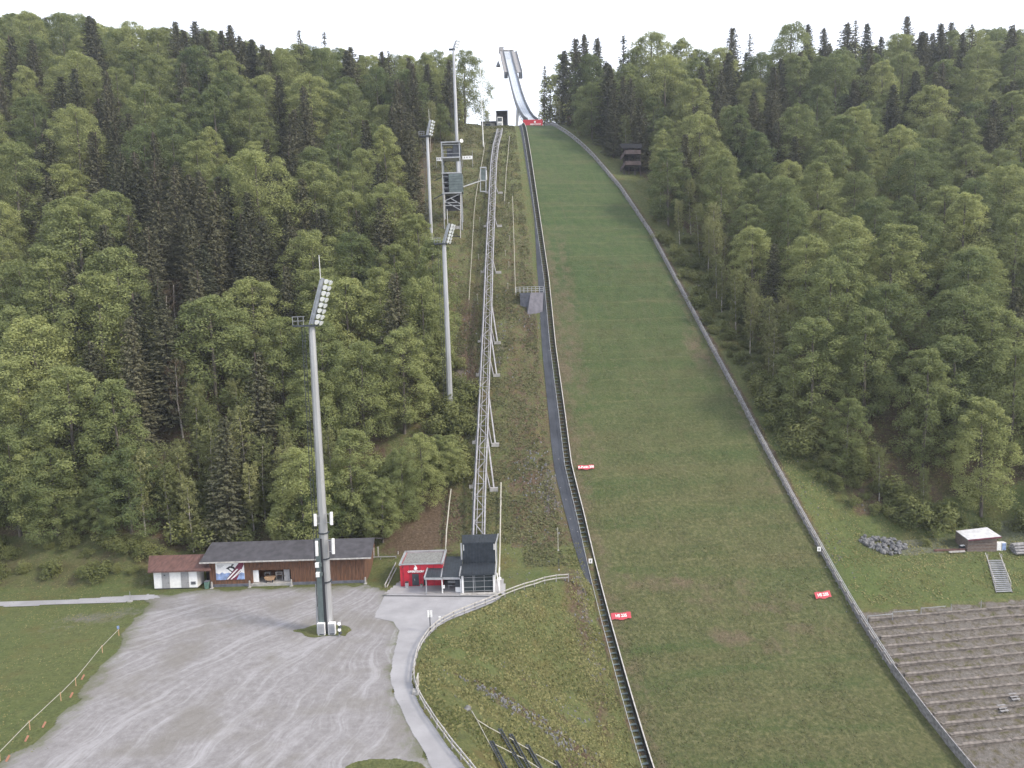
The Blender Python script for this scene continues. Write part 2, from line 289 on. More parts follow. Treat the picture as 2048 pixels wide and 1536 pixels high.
# ---------------------------------------------------------------- object helpers
def tag(o, label=None, cat=None, group=None, kind=None):
    if label: o['label'] = label
    if cat: o['category'] = cat
    if group: o['group'] = group
    if kind: o['kind'] = kind
    return o
def thing(name, loc, label, cat, group=None, rz=0.0):
    o = bpy.data.objects.new(name, None); COL.objects.link(o); o.location = loc; o.rotation_euler = (0, 0, rz); o.empty_display_size = .2
    return tag(o, label, cat, group)
class MB:
    """collects faces in world (or parent-local) space and links them as one mesh"""
    def __init__(s): s.v = []; s.f = []
    def poly(s, pts):
        i = len(s.v); s.v += [tuple(p) for p in pts]; s.f.append(tuple(range(i, i+len(pts)))); return s
    def box(s, c, d, rz=0.0, mtx=None):
        hx, hy, hz = d[0]/2, d[1]/2, d[2]/2; i = len(s.v); ca, sa = math.cos(rz), math.sin(rz)
        for x, y, z in ((-hx,-hy,-hz),(hx,-hy,-hz),(hx,hy,-hz),(-hx,hy,-hz),(-hx,-hy,hz),(hx,-hy,hz),(hx,hy,hz),(-hx,hy,hz)):
            s.v.append((c[0]+x*ca-y*sa, c[1]+x*sa+y*ca, c[2]+z))
        s.f += [tuple(i+k for k in q) for q in ((0,3,2,1),(4,5,6,7),(0,1,5,4),(1,2,6,5),(2,3,7,6),(3,0,4,7))]; return s
    def hexa(s, p):  # 8 points: bottom 4 ccw, top 4
        i = len(s.v); s.v += [tuple(q) for q in p]
        s.f += [tuple(i+k for k in q) for q in ((0,3,2,1),(4,5,6,7),(0,1,5,4),(1,2,6,5),(2,3,7,6),(3,0,4,7))]; return s
    def bar(s, a, b, w, h=None, up=(0,0,1)):
        a, b = Vector(a), Vector(b); h = h or w; d = (b-a)
        if d.length < 1e-6: return s
        d.normalize(); u = Vector(up); x = d.cross(u)
        if x.length < 1e-3: x = d.cross(Vector((1,0,0)))
        x.normalize(); y = x.cross(d).normalized(); x = x*w/2; y = y*h/2
        return s.hexa([a-x-y, a+x-y, b+x-y, b-x-y, a-x+y, a+x+y, b+x+y, b-x+y])
    def tube(s, pts, rad, n=8, cap=True):
        pts = [Vector(p) for p in pts]; rr = rad if hasattr(rad, '__len__') else [rad]*len(pts); base = len(s.v)
        for k, p in enumerate(pts):
            d = (pts[min(k+1, len(pts)-1)]-pts[max(k-1, 0)]).normalized(); x = d.cross(Vector((0,1,0)) if abs(d.y) < .9 else Vector((1,0,0))).normalized(); y = d.cross(x)
            for j in range(n):
                a = 2*math.pi*(j+.5)/n; q = p+(x*math.cos(a)+y*math.sin(a))*rr[k]; s.v.append(tuple(q))
        for k in range(len(pts)-1):
            for j in range(n):
                j2 = (j+1) % n; s.f.append((base+k*n+j, base+k*n+j2, base+(k+1)*n+j2, base+(k+1)*n+j))
        if cap: s.f.append(tuple(base+j for j in range(n))[::-1]); s.f.append(tuple(base+(len(pts)-1)*n+j for j in range(n)))
        return s
    def disc(s, c, nrm, r, th, n=12, r2=None):
        c = Vector(c); d = Vector(nrm).normalized(); return s.tube([c, c+d*th], [r, r2 if r2 is not None else r], n)
    def build(s, name, m, parent=None, label=None, bevel=0.0, smooth=False):
        me = bpy.data.meshes.new(name); vs = s.v
        if parent is not None:
            inv = parent_world(parent).inverted(); vs = [tuple(inv @ Vector(v)) for v in vs]
        me.from_pydata(vs, [], s.f); me.materials.append(m); me.update()
        bm = bmesh.new(); bm.from_mesh(me); bmesh.ops.recalc_face_normals(bm, faces=bm.faces); bm.to_mesh(me); bm.free()
        o = bpy.data.objects.new(name, me); COL.objects.link(o)
        if parent is not None: o.parent = parent
        if bevel:
            b = o.modifiers.new('b', 'BEVEL'); b.width = bevel; b.segments = 2; b.limit_method = 'ANGLE'
        if smooth:
            me.polygons.foreach_set('use_smooth', [True]*len(me.polygons))
        if label: o['label'] = label
        return o
def parent_world(o):
    mtx = Matrix.LocRotScale(o.location, o.rotation_euler, o.scale)
    return parent_world(o.parent) @ mtx if o.parent else mtx
def text(name, s, size, loc, rot, m, parent, ext=.02, bold=.0):
    cu = bpy.data.curves.new(name, 'FONT'); cu.body = s; cu.size = size; cu.align_x = 'CENTER'; cu.align_y = 'CENTER'; cu.extrude = ext; cu.offset = bold
    cu.materials.append(m); o = bpy.data.objects.new(name, cu); COL.objects.link(o)
    W = Matrix.Translation(loc) @ rot
    if parent is not None:
        o.parent = parent; W = parent_world(parent).inverted() @ W
    o.matrix_local = W; bpy.context.view_layer.update()
    me = bpy.data.meshes.new_from_object(o.evaluated_get(bpy.context.evaluated_depsgraph_get())); me.materials.clear(); me.materials.append(m)
    r = bpy.data.objects.new(name, me); COL.objects.link(r); r.parent = parent; r.matrix_local = W; bpy.data.objects.remove(o); r.name = name; return r
def np_mesh(name, V, Fq, m, attrs=None, uv=None, smooth=False):
    me = bpy.data.meshes.new(name); nf, k = Fq.shape
    me.vertices.add(len(V)); me.vertices.foreach_set('co', np.ascontiguousarray(V, np.float32).ravel())
    me.loops.add(nf*k); me.loops.foreach_set('vertex_index', np.ascontiguousarray(Fq, np.int32).ravel())
    me.polygons.add(nf); me.polygons.foreach_set('loop_start', np.arange(0, nf*k, k, dtype=np.int32))
    if smooth: me.polygons.foreach_set('use_smooth', np.ones(nf, bool))
    me.update(calc_edges=True)
    for an, av in (attrs or {}).items():
        a = me.attributes.new(an, 'FLOAT', 'POINT'); a.data.foreach_set('value', np.ascontiguousarray(av, np.float32))
    if uv is not None:
        l = me.uv_layers.new(name='st'); l.data.foreach_set('uv', np.ascontiguousarray(uv[Fq.ravel()], np.float32).ravel())
    for mm in (m if isinstance(m, list) else [m]): me.materials.append(mm)
    return me
def link(name, me, parent=None):
    o = bpy.data.objects.new(name, me); COL.objects.link(o)
    if parent is not None: o.parent = parent
    return o
def gridfaces(nx, ny, keep=None):
    i = np.arange(nx-1); j = np.arange(ny-1); I, J = np.meshgrid(i, j); a = (J*nx+I).ravel()
    q = np.stack([a, a+1, a+nx+1, a+nx], 1)
    return q if keep is None else q[keep.ravel()]
def inpoly(X, Y, poly):
    r = np.zeros(X.shape, bool); n = len(poly)
    for i in range(n):
        x1, y1 = poly[i][:2]; x2, y2 = poly[(i+1) % n][:2]
        c = ((y1 > Y) != (y2 > Y)) & (X < (x2-x1)*(Y-y1)/((y2-y1) or 1e-9)+x1); r ^= c
    return r
def polydist(X, Y, poly, closed=True):
    d = np.full(X.shape, 1e9); n = len(poly)
    for i in range(n if closed else n-1):
        x1, y1 = poly[i][:2]; x2, y2 = poly[(i+1) % n][:2]; dx, dy = x2-x1, y2-y1
        t = np.clip(((X-x1)*dx+(Y-y1)*dy)/(dx*dx+dy*dy+1e-9), 0, 1); d = np.minimum(d, np.hypot(X-x1-t*dx, Y-y1-t*dy))
    return d
def sheet(name, poly, m, lift, res=.5, rag=0.0, attrs=None, z0=None, label=None):
    """a ground sheet: fine grid clipped to a plan polygon, with its rim pulled onto the outline"""
    xs = [p[0] for p in poly]; ys = [p[1] for p in poly]
    gx = np.arange(min(xs)-1, max(xs)+1+res, res); gy = np.arange(min(ys)-1, max(ys)+1+res, res); X, Y = np.meshgrid(gx, gy)
    W = (vnoise(X, Y, 1.7, 5)-.5)*rag*2
    d = polydist(X, Y, poly); ins = inpoly(X, Y, poly); sd = np.where(ins, d, -d)+W
    iv = sd > 0; k = iv[:-1,:-1] & iv[1:,:-1] & iv[:-1,1:] & iv[1:,1:]
    q = gridfaces(len(gx), len(gy), k); Z = (H(X, Y) if z0 is None else np.full(X.shape, z0))+lift
    V = np.stack([X, Y, Z], 2).reshape(-1, 3); used = np.unique(q); rm = np.full(len(V), -1); rm[used] = np.arange(len(used))
    at_ = {'edge': np.clip(1-sd.ravel()[used]/3.5, 0, 1)}
    o = link(name, np_mesh(name, V[used], rm[q], m, at_)); return tag(o, label, kind='structure')

# ================================================================ TERRAIN
def blobfield(X, Y, blobs):
    f = np.zeros(X.shape)
    for (px, py, rx, ry, amp) in blobs:
        c = hit(px, py); f = np.maximum(f, amp*np.exp(-(((X-c.x)/rx)**2+((Y-c.y)/ry)**2)))
    return f
def make_ground():
    gx = np.concatenate([np.arange(-900, -340, 40), np.arange(-340, -120, 3), np.arange(-120, -62, 1.2), np.arange(-62, 100, .6), np.arange(100, 130, 1.5), np.arange(130, 340, 3), np.arange(340, 940, 40)])
    gy = np.concatenate([np.arange(-400, 40, 20), np.arange(40, 60, 1), np.arange(60, 140, .6), np.arange(140, 330, 1.4), np.arange(330, 440, 4), np.arange(440, 1400, 40)])
    X, Y = np.meshgrid(gx, gy); Z = H(X, Y); s, t = st(X, Y); a, b = tL(s), tR(s)
    inl = (t > a+.3) & (t < b-.3) & (s > 3) & (s < 262); Z = np.where(inl, Z-.5, Z)
    pr = proj(X, np.maximum(Y, 1), Z)
    wl = (t < a-4) & (Y > 119); wr = (t > b+12) & (s < 184)
    brown = np.where(wl | wr, .62, 0)
    brown = np.where((X > -26) & (X < -1) & (Y > 119) & (Y < 290), .44, brown)     # strip under the funicular
    brown = np.where((X >= -1) & (t < a) & (Y > 118), np.interp(Y, [118, 190, 230, 260], [.56, .52, .36, .25]), brown)
    brown = np.maximum(brown, np.where((t >= a-2) & (t < a), .55, 0)); brown = np.maximum(brown, np.where((X < -60) & (Y > 110.5) & (Y < 124), .58, 0))
    brown = np.maximum(brown, .75*np.exp(-((t-b-1.2)/1.3)**2)*(s > 40)*(s < 200))
    brown = np.maximum(brown, blobfield(X, Y, [(880,1040,6,9,1.0),(930,760,4,16,1.0),(935,640,4,10,.9),(830,1080,8,5,.95),(1060,650,3,10,.8),(1000,930,3,12,.5),(1060,960,4,5,.85),(1100,1000,3,7,.8),(905,560,3,10,.7),(1700,1120,7,1.5,.5),(1830,1090,14,4,.75),(100,1150,12,5,.6),(1100,1100,7,6,.45),(1150,1180,3,9,.7),(1165,1250,2.2,9,.7),(1200,1400,3,9,.6),(980,1380,5,1.2,.85),(1060,1430,6,1.5,.95),(1130,1480,6,1.6,.9),(1160,1530,5,2,.7),(1050,1360,5,1,.6),(1130,1440,5,1.2,.6),(940,1290,4,3,.5)]))
    gravel = blobfield(X, Y, [(1060,935,3,6,.45),(1100,985,3,9,.55),(1170,1220,2,7,.42),(1160,1160,2,5,.5),(1190,1330,2,6,.4),(190,1235,9,3,.62),(250,1225,5,3,.6),(120,1260,8,4,.4),(1330,560,1,9,0),(1720,960,2,4,.4),(920,760,2,9,.55),(1000,700,2,9,.5)])
    gravel = np.maximum(gravel, .8*((s > 189.0) & (s < 194) & (t > b+15)))                # lane by the hut on the right
    gravel = np.maximum(gravel, .62*np.exp(-((t-b-1.0)/1.0)**2)*(s > 60)*(s < 205))
    gravel = np.maximum(gravel, .60*((s > 204) & (s < 262) & (t > b))); brown = np.maximum(brown, .66*((s > 204) & (s < 262) & (t > b)))
    lush = np.where((t > b+2) & (s > 160) & (s < 203.5), .62, 0)+np.where((X < -40) & (Y < 119), .52, 0)+np.where((X > -1) & (t < a-1) & (s < 150) & (s > 20), .55, 0)
    lush = np.maximum(lush, blobfield(X, Y, [(930,1290,7,6,.7),(880,1290,5,6,.5),(230,1150,14,5,.7),(1700,1150,14,8,.9),(1030,600,4,14,.6),(925,540,4,10,.6),(1075,1150,5,3,.7)]))
    lush = np.where((wl | wr), lush*.3, lush)
    V = np.stack([X, Y, Z], 2).reshape(-1, 3); q = gridfaces(len(gx), len(gy))
    me = np_mesh('ground', V, q, M['ground'], {'brown': np.clip(brown,0,1).ravel(), 'gravel': np.clip(gravel,0,1).ravel(), 'lush': np.clip(lush,0,1).ravel()}, smooth=True)
    tag(link('ground', me), 'grassy hillside, meadow and forest floor', kind='structure')
make_ground()
def make_landing():
    ss = np.arange(-2, 262.1, .7); us = np.linspace(0, 1, 60); U, S_ = np.meshgrid(us, ss); a, b = tL(S_), tR(S_); T_ = a+(b-a)*U
    X, Y = XYst(S_, T_); Z = P(S_)+(vnoise(X, Y, 2.5, 7)-.5)*.16+(vnoise(X, Y, .9, 8)-.5)*.07
    e = np.minimum(T_-a, b-T_)
    brown = np.zeros(X.shape)
    brown = np.maximum(brown, .72*np.exp(-((T_-a)/3.4)**2)*np.interp(S_, [60, 90, 110, 150, 165, 200, 240], [0, .4, 1, 1, .95, .8, .5]))
    brown = np.maximum(brown, .55*np.exp(-((T_-a-5)/2.5)**2)*np.interp(S_, [85, 105, 150, 165], [0, 1, 1, 0]))
    brown = np.maximum(brown, .55*np.exp(-((b-T_)/3.0)**2)*np.interp(S_, [90, 120, 180, 200], [0, 1, .8, .3]))
    brown = np.maximum(brown, blobfield(X, Y, [(1135,700,3,7,.75),(1130,745,2.4,3.5,1),(1125,600,3,10,.7),(1390,690,3,8,.75),(1415,720,2,3,.9),(1300,1170,9,2,.62),(1450,1180,12,1.8,.5),(1530,1215,9,1.8,.62),(1460,1275,4,1.6,1.0),(1350,1165,7,1.4,.7),(1240,1150,5,1.2,.5),(1400,1200,6,1.2,.5),(1600,1260,6,2,.55),(1540,1290,6,2.2,.55),(1330,770,12,3,.35),(1180,880,3,9,.5),(1350,1160,16,1.2,.5),(1250,640,9,1.2,.3),(1540,970,3,4,.5),(1290,600,14,.8,.35)]))
    V = np.stack([X, Y, Z], 2).reshape(-1, 3); q = gridfaces(len(us), len(ss))
    me = np_mesh('landing_slope', V, q, M['landing'], {'brown': brown.ravel()}, uv=np.stack([S_.ravel(), T_.ravel()], 1), smooth=True)
    tag(link('landing_slope', me), 'mown green landing slope of the ski jump', kind='structure')
make_landing()
def spts(lst, z=0.0): return [flat(x, y, z)[:2] for x, y in lst]
# car park, paths
sheet('gravel_car_park', spts([(300,1193),(420,1180),(600,1176),(735,1170),(775,1180),(800,1245),(810,1262),(802,1300),(796,1350),(803,1390),(826,1440),(856,1495),(882,1545),(930,1640),(-300,1640),(-90,1560),(10,1525),(75,1475),(142,1410),(200,1340),(240,1288),(262,1245),(285,1212)]), M['gravel'], .05, .25, .8, z0=0)
sheet('footpath', spts([(-400,1216),(-100,1206),(120,1200),(300,1188),(330,1196),(250,1206),(100,1211),(-100,1220),(-400,1236)]), M['asphalt'], .075, .35, .25, z0=0)
sheet('asphalt_path', spts([(800,1178),(990,1186),(1003,1196),(985,1207),(958,1218),(925,1231),(897,1243),(875,1256),(855,1276),(840,1298),(831,1320),(826,1342),(825,1364),(831,1390),(843,1414),(867,1452),(897,1494),(929,1533),(962,1574),(1000,1640),(905,1640),(866,1545),(838,1492),(810,1440),(787,1390),(779,1350),(789,1300),(797,1262),(786,1245),(748,1236),(768,1192)]), M['asphalt'], .085, .12, .10, z0=0)
sheet('paved_apron', spts([(797,1163),(1010,1158),(1014,1190),(992,1189),(766,1189),(782,1176)]), M['slab'], .10, .3, 0.02, z0=0)
sheet('grass_patch', spts([(592,1262),(630,1250),(690,1252),(702,1262),(690,1272),(640,1275),(605,1272)]), M['ground'], .075, .1, .5, z0=0)
sheet('grass_verge', spts([(690,1534),(740,1519),(800,1514),(838,1522),(870,1570),(880,1640),(640,1640)]), M['ground'], .095, .12, .6, z0=0)
def strip_sheet(name, left, right, m, lift=.06, n=80, label=None):
    """ground strip between two polylines that follow the terrain"""
    def res(pl):
        pl = [np.array(p[:2], float) for p in pl]; d = np.cumsum([0]+[np.linalg.norm(pl[i+1]-pl[i]) for i in range(len(pl)-1)]); k = np.linspace(0, d[-1], n)
        return np.interp(k, d, [p[0] for p in pl]), np.interp(k, d, [p[1] for p in pl])
    lx, ly = res(left); rx, ry = res(right); U = np.linspace(0, 1, 5)[None, :]
    X = lx[:, None]*(1-U)+rx[:, None]*U; Y = ly[:, None]*(1-U)+ry[:, None]*U; Z = H(X, Y)+lift
    V = np.stack([X, Y, Z], 2).reshape(-1, 3)
    return tag(link(name, np_mesh(name, V, gridfaces(5, n), m, {'edge': np.zeros(len(V))})), label, kind='structure')
def edge_line(s0, s1, side, off, n=60):
    out = []
    for s in np.linspace(s0, s1, n):
        t = (tL(s)+off) if side < 0 else (tR(s)+off); x, y = XYst(s, t); out.append((float(x), float(y)))
    return out
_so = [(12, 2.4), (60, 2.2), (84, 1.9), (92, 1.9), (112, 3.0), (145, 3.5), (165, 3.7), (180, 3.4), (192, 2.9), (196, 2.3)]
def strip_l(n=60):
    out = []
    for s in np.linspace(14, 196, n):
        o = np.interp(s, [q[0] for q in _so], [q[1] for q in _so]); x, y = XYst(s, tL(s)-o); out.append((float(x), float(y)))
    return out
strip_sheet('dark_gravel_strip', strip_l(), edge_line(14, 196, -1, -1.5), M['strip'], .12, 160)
strip_sheet('drain_channel', [flat(765,1192), flat(992,1194)], [flat(765,1193.5), flat(992,1195.5)], M['steel_d'], .125, 20)

# ================================================================ GUARD WALLS AND STAIR ALONG THE LANDING SLOPE
def wpoint(s, side, off, dz):
    t = (tL(s) if side < 0 else tR(s))+off; x, y = XYst(s, t); return Vector((float(x), float(y), float(P(s))+dz))
def run(mb, s0, s1, side, off, z0, z1, th, step=2.0):
    k = max(1, int((s1-s0)/step)); ss = np.linspace(s0, s1, k+1)
    for i in range(k):
        a0, a1 = wpoint(ss[i], side, off-th/2, z0), wpoint(ss[i], side, off+th/2, z0); b0, b1 = wpoint(ss[i+1], side, off-th/2, z0), wpoint(ss[i+1], side, off+th/2, z0); dz = Vector((0, 0, z1-z0))
        mb.hexa([a0, a1, b1, b0, a0+dz, a1+dz, b1+dz, b0+dz])
    return mb
t = thing('guard_wall', wpoint(150, 1, 0, 0), 'long grey plank guard wall with slotted rail down the right edge of the landing slope', 'guard wall')
run(MB(), 3, 262, 1, .15, -.5, .78, .12).build('board_panel', M['wood_g'], t)
run(MB(), 3, 214, 1, .15, 1.22, 1.42, .16).build('top_rail', M['wood_g'], t)
run(MB(), 214, 262, 1, .15, .78, 1.5, .14).build('closed_panel', M['wood_g'], t, label='closed boarded lower end of the guard wall')
run(MB(), 3, 214, 1, .45, 1.30, 1.40, .07).build('handrail', M['steel'], t)
pb = MB()
for i, s in enumerate(np.arange(214, 4, -2.1)):
    m_ = MB() if i < 96 else pb
    m_.box(wpoint(s, 1, .17, .62), (.55 if s > 150 else .35, .16, 1.4), .117)
    if i < 96: m_.build('post', M['wood_g'], t)
tag(pb.build('post', M['wood_g'], t), kind='stuff')
t = thing('guard_wall', wpoint(150, -1, 0, 0), 'dark guard wall with pale top edge down the left side of the landing slope beside the steel stair', 'guard wall')
run(MB(), 5, 262, -1, -.1, -.6, 1.0, .12).build('board_panel', M['black'], t)
run(MB(), 5, 262, -1, -.1, 1.0, 1.12, .16).build('top_rail', M['wood_fence'], t)
t = thing('hillside_stair', wpoint(150, -1, -1, 0), 'long narrow dark steel stair running down the left side of the landing slope', 'stair')
run(MB(), 8, 262, -1, -.38, .02, .22, .08).build('stringer', M['steel_d'], t)
run(MB(), 8, 262, -1, -1.38, .02, .22, .08).build('stringer', M['steel_d'], t)
run(MB(), 8, 262, -1, -1.5, .85, .93, .06).build('handrail', M['steel'], t)
rest = MB(); hp = MB()
for i, s in enumerate(np.arange(246, 10, -.9)):
    m_ = MB() if i < 100 else rest
    c = wpoint(s, -1, -.88, .26); m_.box(c, (.95, .42, .05), .117)
    if i < 100: m_.build('step', M['steel_g'], t)
    if i % 3 == 0: hp.bar(wpoint(s, -1, -1.5, .1), wpoint(s, -1, -1.5, .9), .05)
tag(rest.build('step', M['steel_g'], t), kind='stuff'); hp.build('railing_post', M['steel'], t)

# ================================================================ SKI JUMP INRUN
def inrun():
    pix = [(1064.5,241,309),(1057,235,314),(1050.5,226,321),(1045,215,329),(1040,203,338),(1034,184,353),(1029,165,368),(1024,145,386),(1019,125,402),(1014,103,421)]
    C = [at(*p) for p in pix]
    t = thing('ski_jump_inrun', (C[0].x, C[0].y, G(C[0].x, C[0].y)), 'tall curved ski jump inrun with pale track rising above the red board', 'ski jump')
    side = Vector((1, .12, 0)).normalized()
    def lane(mb, off0, off1, z0, z1, c=C):
        for a, b in zip(c[:-1], c[1:]):
            mb.hexa([a+side*off0+Vector((0,0,z0)), a+side*off1+Vector((0,0,z0)), b+side*off1+Vector((0,0,z0)), b+side*off0+Vector((0,0,z0)),
                     a+side*off0+Vector((0,0,z1)), a+side*off1+Vector((0,0,z1)), b+side*off1+Vector((0,0,z1)), b+side*off0+Vector((0,0,z1))])
        return mb
    lane(MB(), -1.9, 1.9, -.9, 0).build('track_bed', M['ice'], t)
    lane(MB(), -2.25, -1.9, -1.1, .9).build('side_wall', M['steel_d'], t); lane(MB(), 1.9, 2.6, -1.1, 1.0).build('side_wall', M['steel_d'], t)
    for o in (-.45, .45): lane(MB(), o-.12, o+.12, 0, .06).build('ski_track', M['steel'], t)
    up = C[6:]
    lane(MB(), -4.3, -2.26, -.2, .1, C[7:]).build('start_platform', M['wood_g'], t, label='narrow start platform on the left')
    lane(MB(), 2.62, 5.5, -.2, .1, C[7:]).build('start_platform', M['wood_g'], t, label='wider start platform on the right')
    lane(MB(), -4.4, -4.3, -.2, 1.2, C[7:]).build('platform_railing', M['wood_g'], t); lane(MB(), 5.5, 5.6, -.2, 1.2, C[7:]).build('platform_railing', M['steel_d'], t)
    for o0, o1 in ((-4.3, -2.4), (3.6, 5.6)):
        a = C[7]; MB().box(a+side*((o0+o1)/2)+Vector((0, -.3, -1.6)), (o1-o0, 1.2, 3.0), .12).build('platform_end', M['steel_d'], t)
    # start cabin with crown rail at the top
    a = C[9]; MB().box(a+Vector((-3.4, 1.5, 1.2)), (2.6, 2.6, 2.6), .12).box(a+Vector((1.0, 2.6, .9)), (6.0, .5, 2.0), .12).build('start_cabin', M['wood_g'], t)
    MB().bar(a+Vector((-4.6, 1, 3.0)), a+Vector((4.5, 1, 2.6)), .18).bar(a+Vector((4.5, 1, 2.6)), a+Vector((5.6, 0, -1)), .16).build('top_rail', M['steel_d'], t)
    gates = MB()
    for k in range(6):
        b = C[9].lerp(C[8], .2+k*.12); gates.bar(b-side*1.9+Vector((0,0,.9)), b+side*1.9+Vector((0,0,.9)), .12)
    gates.build('start_bar', M['steel'], t)
    # truss and leaning concrete pier under the deck, whitened to imitate overexposure
    tr = MB()
    for o in (-1.9, 1.9):
        for i in range(1, len(C)-1):
            p, q = C[i]+side*o, C[i+1]+side*o; tr.bar(p+Vector((0,0,-2.6)), q+Vector((0,0,-2.6)), .25).bar(p+Vector((0,0,-1)), q+Vector((0,0,-2.6)), .16).bar(p+Vector((0,0,-1)), p+Vector((0,0,-2.6)), .16)
    tr.build('deck_truss', M['steel'], t)
    p = C[4]; MB().hexa([Vector((p.x-3.4, p.y-4, 124)), Vector((p.x-2.2, p.y-4, 124)), Vector((p.x-2.2, p.y+1, 124)), Vector((p.x-3.4, p.y+1, 124)), p+Vector((-1.7,-1,-2)), p+Vector((-.2,-1,-2)), p+Vector((-.2,1,-2)), p+Vector((-1.7,1,-2))]).build('pier', M['white'], t)
    # take-off board
    a, b = at(1046, 239.5, 307.5), at(1085, 239, 308.5); zb = 2.6
    MB().hexa([a+Vector((0,0,-zb)), b+Vector((0,0,-zb)), b+Vector((0,.6,-zb)), a+Vector((0,.6,-zb)), a, b, b+Vector((0,.6,0)), a+Vector((0,.6,0))]).build('takeoff_board', M['red'], t)
    c = (a+b)/2; rot = Matrix.Rotation(math.pi/2, 4, 'X')
    text('lettering', 'OBERSTDORF', .85, c+Vector((.9, -.12, -2.0)), rot, M['white'], t, .02, .02)
    MB().disc(c+Vector((.9, -.02, -1.0)), (0, -1, 0), .42, .1, 14).build('emblem', M['white'], t)
    MB().box(c+Vector((0, 5, -3.2)), (8.0, 8, 1.6)).build('takeoff_base', M['conc_d'], t)
    rb = MB()
    for k in range(9): q = a.lerp(b, k/8)+Vector((0, -.6, -2.4)); rb.bar(q+Vector((0,0,-1.5)), q, .1)
    rb.build('railing', M['steel'], t)
    # lamp hanging out left of the deck
    q = at(996.5, 128, 395); t2 = thing('floodlight', q, 'small dark pyramid shaped floodlight hanging beside the top of the inrun', 'floodlight')
    MB().hexa([q+Vector((-1.2,-1.2,-1.3)), q+Vector((1.2,-1.2,-1.3)), q+Vector((1.2,1.2,-1.3)), q+Vector((-1.2,1.2,-1.3)), q+Vector((-.15,-.15,1.6)), q+Vector((.15,-.15,1.6)), q+Vector((.15,.15,1.6)), q+Vector((-.15,.15,1.6))]).build('housing', M['steel_d'], t2)
    MB().bar(q+Vector((0,0,1.5)), q+Vector((2.6,.5,1.8)), .12).build('arm', M['steel'], t2)
inrun()

# ================================================================ FUNICULAR
def trk(px, py, off=2.6): return hit(px, py, off)
TRK = [(958,1072,1.6),(960,1000,2.6),(962,945,3.2),(966,860,3.6),(970,760,3.6),(975,640,3.4),(979,520,3.0),(983,430,2.6),(986,360,2.4),(988,322,2.2),(992,290,2.0),(998,268,1.6),(1000,258,1.2)]
def funicular():
    C = [trk(*p) for p in TRK]
    for i in range(1, len(C)):                       # keep it monotone up the slope
        if C[i].y < C[i-1].y+1: C[i].y = C[i-1].y+1
    # resample
    d = [0]
    for a, b in zip(C[:-1], C[1:]): d.append(d[-1]+(b-a).length)
    def pos(k): return Vector([float(np.interp(k, d, [c[i] for c in C])) for i in range(3)])
    t = thing('funicular_track', C[0], 'long grey steel lattice track of the funicular climbing straight up the slope', 'funicular track')
    n = int(d[-1]/3.0); Q = [pos(k) for k in np.linspace(0, d[-1], n)]; W_ = .98
    def sd(i):
        v = Q[min(i+1, n-1)]-Q[max(i-1, 0)]; return Vector((v.y, -v.x, 0)).normalized()
    for o in (-W_, W_):
        m_ = MB()
        for i in range(n-1): m_.bar(Q[i]+sd(i)*o, Q[i+1]+sd(i+1)*o, .26, .5)
        m_.build('main_beam', M['track'], t)
    for o in (-.42, .55):
        m_ = MB()
        for i in range(n-1): m_.bar(Q[i]+sd(i)*o+Vector((0,0,.33)), Q[i+1]+sd(i+1)*o+Vector((0,0,.33)), .10, .12)
        m_.build('rail', M['track'], t)
    m_ = MB()
    for i in range(n-1):
        a, b = Q[i]-sd(i)*W_*(1 if i % 2 else -1), Q[i+1]+sd(i+1)*W_*(1 if i % 2 else -1); m_.bar(a, b, .14, .14); m_.bar(Q[i]-sd(i)*W_, Q[i]+sd(i)*W_, .12, .12)
        lo = Vector((0,0,-.9)); m_.bar(Q[i]+sd(i)*W_, Q[i+1]+sd(i+1)*W_+lo, .1)
    m_.build('lattice_bracing', M['track'], t)
    m_ = MB()
    for i in range(n-1): m_.bar(Q[i]-sd(i)*1.15+Vector((0,0,.1)), Q[i+1]-sd(i+1)*1.15+Vector((0,0,.1)), .36, .06)
    m_.build('walkway', M['steel_d'], t)
    for (px, py) in [(964,945),(967,862),(972,718),(976,650),(981,522),(985,440),(987,372)]:
        k = min(range(n), key=lambda i: abs(proj(*Q[i])[1]-py)); c = Q[k]; s_ = sd(k); b = MB()
        foot = c+s_*2.4; foot.y -= .5; foot.z = G(foot.x, foot.y)+.15; f2 = c-s_*1.8; f2.z = G(f2.x, f2.y)+.1
        sp = MB(); sp.bar(c+s_*W_, foot+Vector((-.8, 0, .2)), .22).bar(c-s_*W_, f2, .22)
        if py > 600:
            k2 = min(k+3, n-1); sp.bar(Q[k2]+sd(k2)*W_, foot+Vector((0,0,.2)), .28)
        o = sp.build('support_strut', M['track'], t)
        MB().box(foot, (1.6, .9, .7)).build('footing', M['conc'], o); MB().box(f2, (1.2, .9, .6)).build('footing', M['conc'], o)
    return Q
FQ = funicular()
